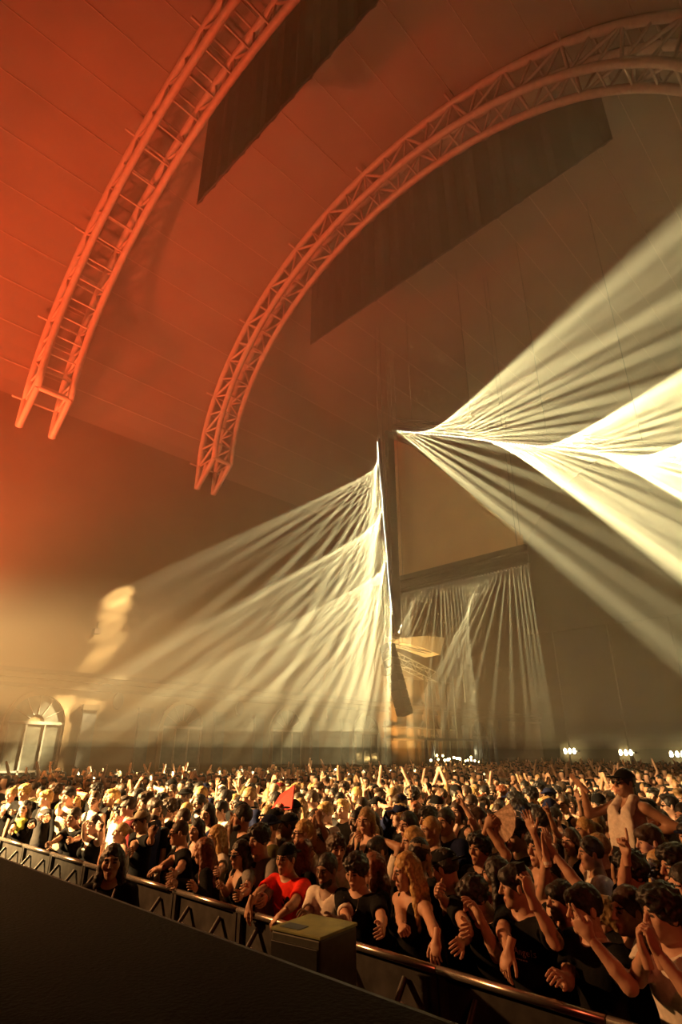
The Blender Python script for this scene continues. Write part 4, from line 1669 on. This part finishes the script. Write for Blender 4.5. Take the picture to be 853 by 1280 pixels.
tag(K, 'bright red folded card held up above the black caps', 'card')
obj('sheet', [(-.20, -.02, -.12), (.20, .02, -.06), (.24, .02, .22), (.0, -.01, .10), (-.20, .0, -.115), (.20, .04, -.055), (.24, .04, .225), (.0, .01, .105)],
    [(0, 1, 2, 3), (7, 6, 5, 4), (0, 4, 5, 1), (1, 5, 6, 2), (2, 6, 7, 3), (3, 7, 4, 0)], mat('red_card', (.85, .05, .03), .7), K)
# --- rows behind in the middle and on the right
hero('man in dark tee drawing on a cigarette, hand at mouth, mid crowd', 456, 1029, 5.7, -20, 0, (-14, 0), lk(skin='light', hair='short', hc='black', top='tee', col='charcoal'),
     R=dict(px=(450, 1044, 5.4), pose='hold', polew=(-.9, 0, -.8)))
hero('man in white tee scratching his neck above the auburn woman', 472, 1064, 4.75, -12, 0, (-4, 4), lk(skin='tan', hair='fringe', hc='black', top='tee', col='white'),
     L=dict(px=(478, 1050, 4.8), pose='fist', polew=(1, 0, .1)))
hero('blond young man in the lit edge of the middle crowd', 429, 1012, 6.8, 10, 0, (0, 0), lk(skin='fair', hair='quiff', hc='blonde', top='tee', col='charcoal'))
hero('dark curly-haired man with bare shoulders in the middle crowd', 536, 1026, 6.1, -18, 0, (-6, 2), lk(skin='light', hair='curly', hc='black', top='tank', col='black'))
r, p = hero('person reaching up with a pale round fan in the right middle', 600, 1062, 5.1, -10, 0, (0, 0), lk(skin='tan', hair='curly', hc='black', top='tee', col='black'),
            L=dict(px=(609, 1034, 4.95), pose='hold', fdw=(.5, 0, .8), palmw=(0, .9, 0), polew=(1, 0, -.5)))
c, _m = hand_world(r, p, 'L', (.10, .0, .035))
K = empty('hand_fan', c)
tag(K, 'pale patterned hand fan held open in the right middle crowd', 'fan')
V = [(0, 0, .02), (0, .012, .02)]
for k in range(13):
    a = math.radians(-92 + k * 10.5)
    y = .01 * (k % 2)
    V += [(.21 * math.cos(a), y, .21 * math.sin(a)), (.21 * math.cos(a), y + .012, .21 * math.sin(a))]
M_FAN = mat('fan_paper', (.55, .40, .30), .9, var=.3, scale=40)
for k in range(12):
    a, b = 2 + 2 * k, 4 + 2 * k
    idx = [0, a, b, 1, a + 1, b + 1]
    obj('leaf', [V[i] for i in idx], [(0, 1, 2), (3, 5, 4), (1, 4, 5, 2), (0, 3, 4, 1), (0, 2, 5, 3)], M_FAN, K)
bar('handle', (-.06, .006, .05), (.03, .006, .0), .012, M_BLACK, K, 6)
hero('person with one clenched hand raised high, ochre lit, right of the fan', 675, 1062, 5.1, -20, 0, (0, 0), lk(skin='light', hair='curly', hc='black', top='tank', col='black'),
     R=dict(px=(667, 1040, 5.0), pose='spread', polew=(.3, .2, -1)))
r, p = hero('person with palms pressed together overhead and white wristband', 692, 1092, 4.7, -14, 0, (0, 10), lk(skin='light', hair='short', hc='black', top='tank', col='black'),
            R=dict(px=(684, 1066, 4.45), pose='open', fdw=(-.1, 0, 1), palmw=(.9, .2, 0)), L=dict(px=(692, 1066, 4.5), pose='open', fdw=(-.3, 0, 1), palmw=(-.9, .2, 0)))
M4 = Matrix.Scale(p.s, 4) @ Matrix(p.arm['R'][3].tolist())
V, Fq = tube_vf([(-.05, 0, 0), (-.03, 0, 0)], .031, 12)
obj('wristband', [M4 @ Vector(v) for v in V], Fq, cloth_m('white'), r)
hero('person raising a fist below the man on shoulders', 790, 1092, 4.8, -30, 0, (-10, 4), lk(skin='light', hair='curly', hc='black', top='tee', col='black'),
     R=dict(px=(783, 1068, 4.6), pose='point', fdw=(0, 0, 1), polew=(-.2, -.1, -1)))
hero('man with red-lit face at the right edge above the clasped hands', 846, 1085, 4.9, -28, 0, (-8, 2), lk(skin='light', hair='curly', hc='black', top='tee', col='black'))
hero('man with sunglasses in the right crowd below the pale fan', 648, 1044, 5.4, -24, 0, (-10, 2), lk(skin='light', hair='short', hc='black', top='tee', col='black', specs='sunglasses', hat='cap'))
# --- shirtless man carried on another's shoulders
UY = 6.55
Hc = at(781, 979, 1, UY)
carry_h = 1.84
hero('man carrying the shirtless man on his shoulders', 787, 1030, UY + .06, -28, 0, (-6, 6), lk(skin='light', hair='short', hc='black', top='tee', col='black'), hmin=carry_h, hmax=carry_h,
     R=dict(w=(-.16, -.30, 1.40), pose='grip'), L=dict(w=(.16, -.30, 1.40), pose='grip'))
r, p = hero('shirtless man in cap and sunglasses riding on shoulders, arm flung out', 781, 979, UY, -22, -2, (-8, 0),
            lk(skin='tan', hair='short', hc='black', hat='cap', specs='sunglasses'), sit=True, zadd=Hc.z - 1.628 - .0, hmin=1.72, hmax=1.76,
            R=dict(px=(729, 984, UY - .12), pose='spread', fdw=(-.7, 0, .7), palmw=(.5, .6, .3), polew=(0, .1, -1)), L=dict(px=(812, 1041, UY - .1), pose='fist', polew=(.9, .3, .2)))
# white towel hung round his neck
Tw = empty('towel', r.location, r.rotation_euler.z)
tag(Tw, 'pale towel hung round the neck of the shirtless man', 'towel')
f_ = Field((-.25, -.28, .95), (.25, .2, 1.55), .014)
for sg in (-1, 1):
    f_.cone(p.T((sg * .075, -.02, 1.485)), p.T((sg * .095, -.12, 1.38)), .044, .048, .02)
    f_.ell(p.T((sg * .075, -.140, 1.26)), (.082, .030, .17), .02, p.Rm)
f_.ell(p.T((-.055, -.148, 1.12)), (.100, .026, .20), .02, p.Rm)
f_.ell(p.T((.095, -.142, 1.14)), (.055, .026, .14), .01, p.Rm)
f_.cone(p.T((0, -.20, 1.52)), p.T((0, -.20, 1.36)), .06, .02, .01, True)
f_.cone(p.T((-.075, .02, 1.49)), p.T((.075, .02, 1.49)), .04, .04, .03)
f_.bump(.006, 70)
V, Q = f_.nets()
link(bpy.data.objects.new('cloth', np_mesh('towel', V * p.s, Q, None, [cloth_m('white')])), Tw)

# ------------------------------------------------------------------ the rest of the audience
ARMS = {
    'down': (None, None),
    'hands_front': (dict(w=(-.07, -.28, 1.12), pose='grip'), dict(w=(.07, -.26, 1.14), pose='grip')),
    'right_up': (dict(w=(-.24, -.16, 1.86), pose='open'), None),
    'left_up': (None, dict(w=(.26, -.14, 1.88), pose='open')),
    'right_point': (dict(w=(-.20, -.34, 1.78), pose='point'), None),
    'left_fist': (None, dict(w=(.22, -.28, 1.80), pose='fist')),
    'both_up': (dict(w=(-.28, -.12, 1.86), pose='spread'), dict(w=(.27, -.16, 1.84), pose='spread')),
    'clap': (dict(w=(-.04, -.26, 1.66), pose='open', fd=(.2, -.1, 1), palm=(.9, 0, 0)), dict(w=(.06, -.26, 1.66), pose='open', fd=(-.2, -.1, 1), palm=(-.9, 0, 0))),
    'film': (dict(w=(-.06, -.36, 1.62), pose='hold', fd=(.2, 0, 1), palm=(.5, .8, 0)), dict(w=(.24, -.05, .9))),
    'head': (None, dict(w=(.12, -.03, 1.66), pose='relax', pole=(1, 0, .4))),
}
GEST = {'down': 'arms down', 'hands_front': 'hands held at the chest', 'right_up': 'right arm up with open hand', 'left_up': 'left arm up with open hand', 'right_point': 'right hand pointing up',
        'left_fist': 'left fist up', 'both_up': 'both arms up', 'clap': 'clapping overhead', 'film': 'phone held up', 'head': 'hand on head'}
KEYS = []
vr = random.Random(5)
for gi, (g, (Ra, La)) in enumerate(ARMS.items()):
    for v in range(3 if g == 'down' else 1):
        fem = (v == 1) if g == 'down' else (gi % 2 == 0)
        top = ('tee', 'tank', 'long')[v] if g == 'down' else ('tee', 'tee', 'tank', 'long')[gi % 4]
        hd = (vr.uniform(-25, 20), vr.uniform(-4, 8))
        p = Pose(1.75, vr.uniform(-1, 3), hd, fem, Ra, La)
        KEYS.append(('%s%d' % (g, v), p, top, g, fem))
DOWN = [k for k in KEYS if k[3] == 'down']
UPS = [k for k in KEYS if k[3] != 'down']

cand = []
cr = random.Random(23)
y = 4.45
row = 0
while y < 43:
    st = .50 if y < 12 else .58
    x = XL + 1.0 + (row % 2) * st / 2
    while x < XR - .3:
        X, Y = x + cr.uniform(-.13, .13), y + cr.uniform(-.13, .13)
        x += st * cr.uniform(.9, 1.15)
        q = proj((X, Y, 1.6))
        if q is None or not (-25 < q[0] < 885) or q[1] > 1300:
            continue
        if any((X - a) ** 2 + (Y - b) ** 2 < .36 ** 2 for a, b in PLACED):
            continue
        cand.append((math.hypot(X, Y), X, Y, q))
    y += .50 if y < 12 else .62
    row += 1
cand.sort()
NIND = 300 - HCOUNT
LIT = lambda q: q[0] < 450


def pick_look(fem, q):
    lit = LIT(q)
    sk = cr.choices(['fair', 'light', 'tan', 'brown'], [4, 4, 2, 1])[0]
    hc = cr.choices(['black', 'brown', 'auburn', 'blonde', 'fair'], [5, 5, .7, 1.6, 1.4])[0]
    col = cr.choices(['black', 'charcoal', 'white', 'grey', 'beige', 'navy', 'olive', 'maroon', 'brown', 'pale blue'], [8, 4, 3 if lit else 1.2, 1.5, 1.4, 2, 1, .8, 1, .5])[0]
    hair = cr.choice(['long', 'long_straight', 'ponytail', 'bun', 'long']) if fem else cr.choice(['short', 'short', 'fringe', 'curly', 'quiff', 'buzz', 'curly'])
    L = dict(skin=sk, hair=hair, hc=hc, col=col)
    if cr.random() < .22 and not fem:
        L['hat'] = cr.choice(['cap', 'cap', 'cap_back', 'bucket_hat', 'beanie'])
        L['hatc'] = cr.choice(['black', 'black', 'white', 'beige', 'navy', 'maroon'])
        if hair in ('curly', 'quiff'):
            L['hair'] = 'short'
    elif cr.random() < .16:
        L['specs'] = 'sunglasses' if cr.random() < .6 else 'glasses'
    if not fem and cr.random() < .18:
        L['beard'] = True
    return L


HW = {'short': 'short', 'fringe': 'fringed', 'curly': 'curly', 'quiff': 'swept-up', 'buzz': 'cropped', 'long': 'long loose', 'long_straight': 'long straight', 'ponytail': 'ponytailed', 'bun': 'bun-tied'}
TW = {'tee': 'tee', 'tank': 'vest', 'long': 'sweatshirt'}
MARKS = [((70, 1000), 'the man in the grey vest'), ((30, 1005), 'the neckerchief woman'), ((150, 1020), 'the two stacked faces'), ((180, 1020), 'the pale green cap'), ((225, 1030), 'the sunglasses man'),
         ((270, 1040), 'the bright blonde woman'), ((346, 1005), 'the red card'), ((358, 1070), 'the man in red'), ((402, 1030), 'the raised forearms'), ((445, 1085), 'the chain-wearing man'), ((508, 1085), 'the blonde in the vest top'),
         ((560, 1080), 'the bowed man in black'), ((618, 1030), 'the pale fan'), ((646, 1100), 'the printed tee'), ((692, 1070), 'the pressed palms'), ((732, 1130), 'the finger-raising man'), ((781, 985), 'the man on shoulders'),
         ((830, 1140), 'the clasped hands'), ((72, 965), 'the straight-up arm'), ((225, 1000), 'the pale hood'), ((456, 1025), 'the smoking man'), ((536, 1025), 'the bare-shouldered curly man'), ((0, 985), 'the left edge')]


def where(q):
    m = min(MARKS, key=lambda a: (a[0][0] - q[0]) ** 2 + (1.6 * (a[0][1] - q[1])) ** 2)
    dx, dy = q[0] - m[0][0], q[1] - m[0][1]
    far = math.hypot(dx, dy)
    if abs(dy) > abs(dx) * .8:
        s = ('just behind ' if far < 22 else 'well behind ') if dy < 0 else 'in front of '
    else:
        s = 'left of ' if dx < 0 else 'right of '
    return s + m[1]


used = {}
for i, (dist, X, Y, q) in enumerate(cand[:NIND]):
    up = cr.random() < (.13 if Y < 6 else .22)
    key, p, top, g, fem = cr.choice(UPS if up else DOWN)
    L = pick_look(fem, q)
    L['top'] = top
    hsc = cr.gauss(.97 if fem else 1.02, .035)
    yaw = math.atan2(-9 - X, Y + 3.5) + cr.uniform(-.35, .35)
    if cr.random() < .07:
        yaw += math.pi * cr.uniform(.6, 1.3)
    HATW = {'cap': 'cap', 'cap_back': 'backward cap', 'bucket_hat': 'bucket hat', 'beanie': 'beanie'}
    lab = 'person ' + ('%s %s %s' % ('in', L['hatc'], HATW[L['hat']]) if L.get('hat') else 'with %s %s hair' % (HW[L['hair']], L['hc']))
    bits = ['%s %s' % (L['col'], TW[top])]
    if L.get('specs'):
        bits.append(L['specs'])
    if g != 'down':
        bits.append(GEST[g])
    pl = where(q)
    for extra in ('', ', farther back', ', farthest back'):
        full = lab + ', ' + ', '.join(bits) + ', ' + pl + extra
        while len(full.split()) > 16 and len(bits) > 1:
            bits.pop(1 if g != 'down' and len(bits) > 2 else 0)
            full = lab + ', ' + ', '.join(bits) + ', ' + pl + extra
        if len(full.split()) > 16:
            full = 'person, ' + ', '.join(bits) + ', ' + pl + extra
        if full not in used:
            break
    used[full] = 1
    lab = full
    r = person(key, p, (X, Y, 0), yaw, L, 'mid', lab, 'audience behind the front row')
    r.scale = (hsc,) * 3
    if g == 'film':
        c = r.matrix_basis @ Matrix(p.arm['R'][3].tolist())
        ph = empty('phone', c @ Vector((.095, .01, .036)))
        ph.rotation_euler = c.to_3x3().normalized().to_euler()
        tag(ph, 'phone held up by the ' + ' '.join(lab.split(',')[0].split()[:6]) + ' ' + pl, 'phone')
        box('shell', -.075, .075, -.037, .037, -.005, .005, mat('phone_shell_black', (.02, .02, .02), .3), ph, .004)
        box('screen', -.07, .07, -.034, .034, -.0065, -.0052, mat('phone_screen', (1, 1, 1), .2, emit=(.9, .85, .8), es=.5), ph)

# everyone farther back, too many to count: one object
SV, SQ, SM = [], [], []
SM_M = [skin_m('fair'), skin_m('tan'), hair_m('black'), hair_m('fair'), cloth_m('black'), cloth_m('charcoal'), cloth_m('white'), cloth_m('beige')]
low = []
for (g, fem) in (('down', False), ('down', True), ('right_up', False), ('both_up', True), ('left_up', True), ('clap', False)):
    p = Pose(1.75, 1, (vr.uniform(-15, 15), 0), fem, *ARMS[g])
    pts = np.array([p.headc, p.neck] + [q for a in p.arm.values() for q in a[:3]])
    f = Field((pts.min(0) - .24), (pts.max(0) + .24), .034)
    for sg, side in ((-1, 'R'), (1, 'L')):
        S, E, Wr, M = p.arm[side][:4]
        f.cone(S, E, .05, .045, .02)
        f.cone(E, Wr, .045, .034, .02)
        f.cone(Wr, Wr + M[:3, 0] * .13, .04, .03, .02)
        f.cone((0, .01, 1.41), S, .07, .066, .04)
    f.ell((0, 0, 1.26), (.18, .12, .22), .04)
    f.ell((0, 0, .98), (.16, .11, .2), .05)
    f.cone((0, .01, 1.40), p.headc, .055, .05, .02)
    f.ell(p.headc + np.array((0, -.0, -.0)), (.075, .095, .12), .02)
    f.cone(p.headc + p.Hm[:3, :3] @ np.array((0, -.09, .0)), p.headc + p.Hm[:3, :3] @ np.array((0, -.12, -.03)), .012, .016, .02)
    V, Q = f.nets()
    c = V[Q].mean(1)
    hl = (c - p.headc) @ p.Hm[:3, :3]
    kind = np.zeros(len(Q), int)                                    # 0 skin, 1 hair, 2 top
    kind[(c[:, 2] < 1.47) & (np.abs(c[:, 0]) < .27) & (c[:, 2] < 1.44)] = 2
    if g != 'down':
        pass
    hair = (hl[:, 2] > -.10) & (np.linalg.norm(hl, axis=1) < .2) & ((hl[:, 2] > .05) | (hl[:, 1] > -.02))
    kind[hair] = 1
    f2 = None
    low.append((V, Q, kind, g))
nv = 0
nfar = 0
for (dist, X, Y, q) in cand[NIND:]:
    if cr.random() < .12:
        continue
    V, Q, kind, g = low[cr.choices(range(6), [8, 7, .6, .5, .5, .3])[0]]
    yaw = math.atan2(-9 - X, Y + 3.5) + cr.uniform(-.4, .4)
    s = cr.gauss(1, .045)
    SV.append((V * s) @ rotz(yaw).T + np.array((X, Y, 0)))
    SQ.append(Q + nv)
    cols = np.array([cr.choices([0, 1], [2, 2])[0], cr.choices([2, 3], [6, 1])[0], cr.choices([4, 5, 6, 7], [8, 4, .8, .8])[0]])
    SM.append(cols[kind])
    nv += len(V)
    nfar += 1
far = link(bpy.data.objects.new('distant_crowd', np_mesh('distant_crowd', np.concatenate(SV), np.concatenate(SQ), np.concatenate(SM), SM_M)))
tag(far, 'dense dark crowd of heads and raised arms filling the hall behind the nearer rows', 'crowd', kind='stuff')
print('PEOPLE', HCOUNT, NIND, nfar, 'tris far', sum(len(q) for q in SQ) * 2)
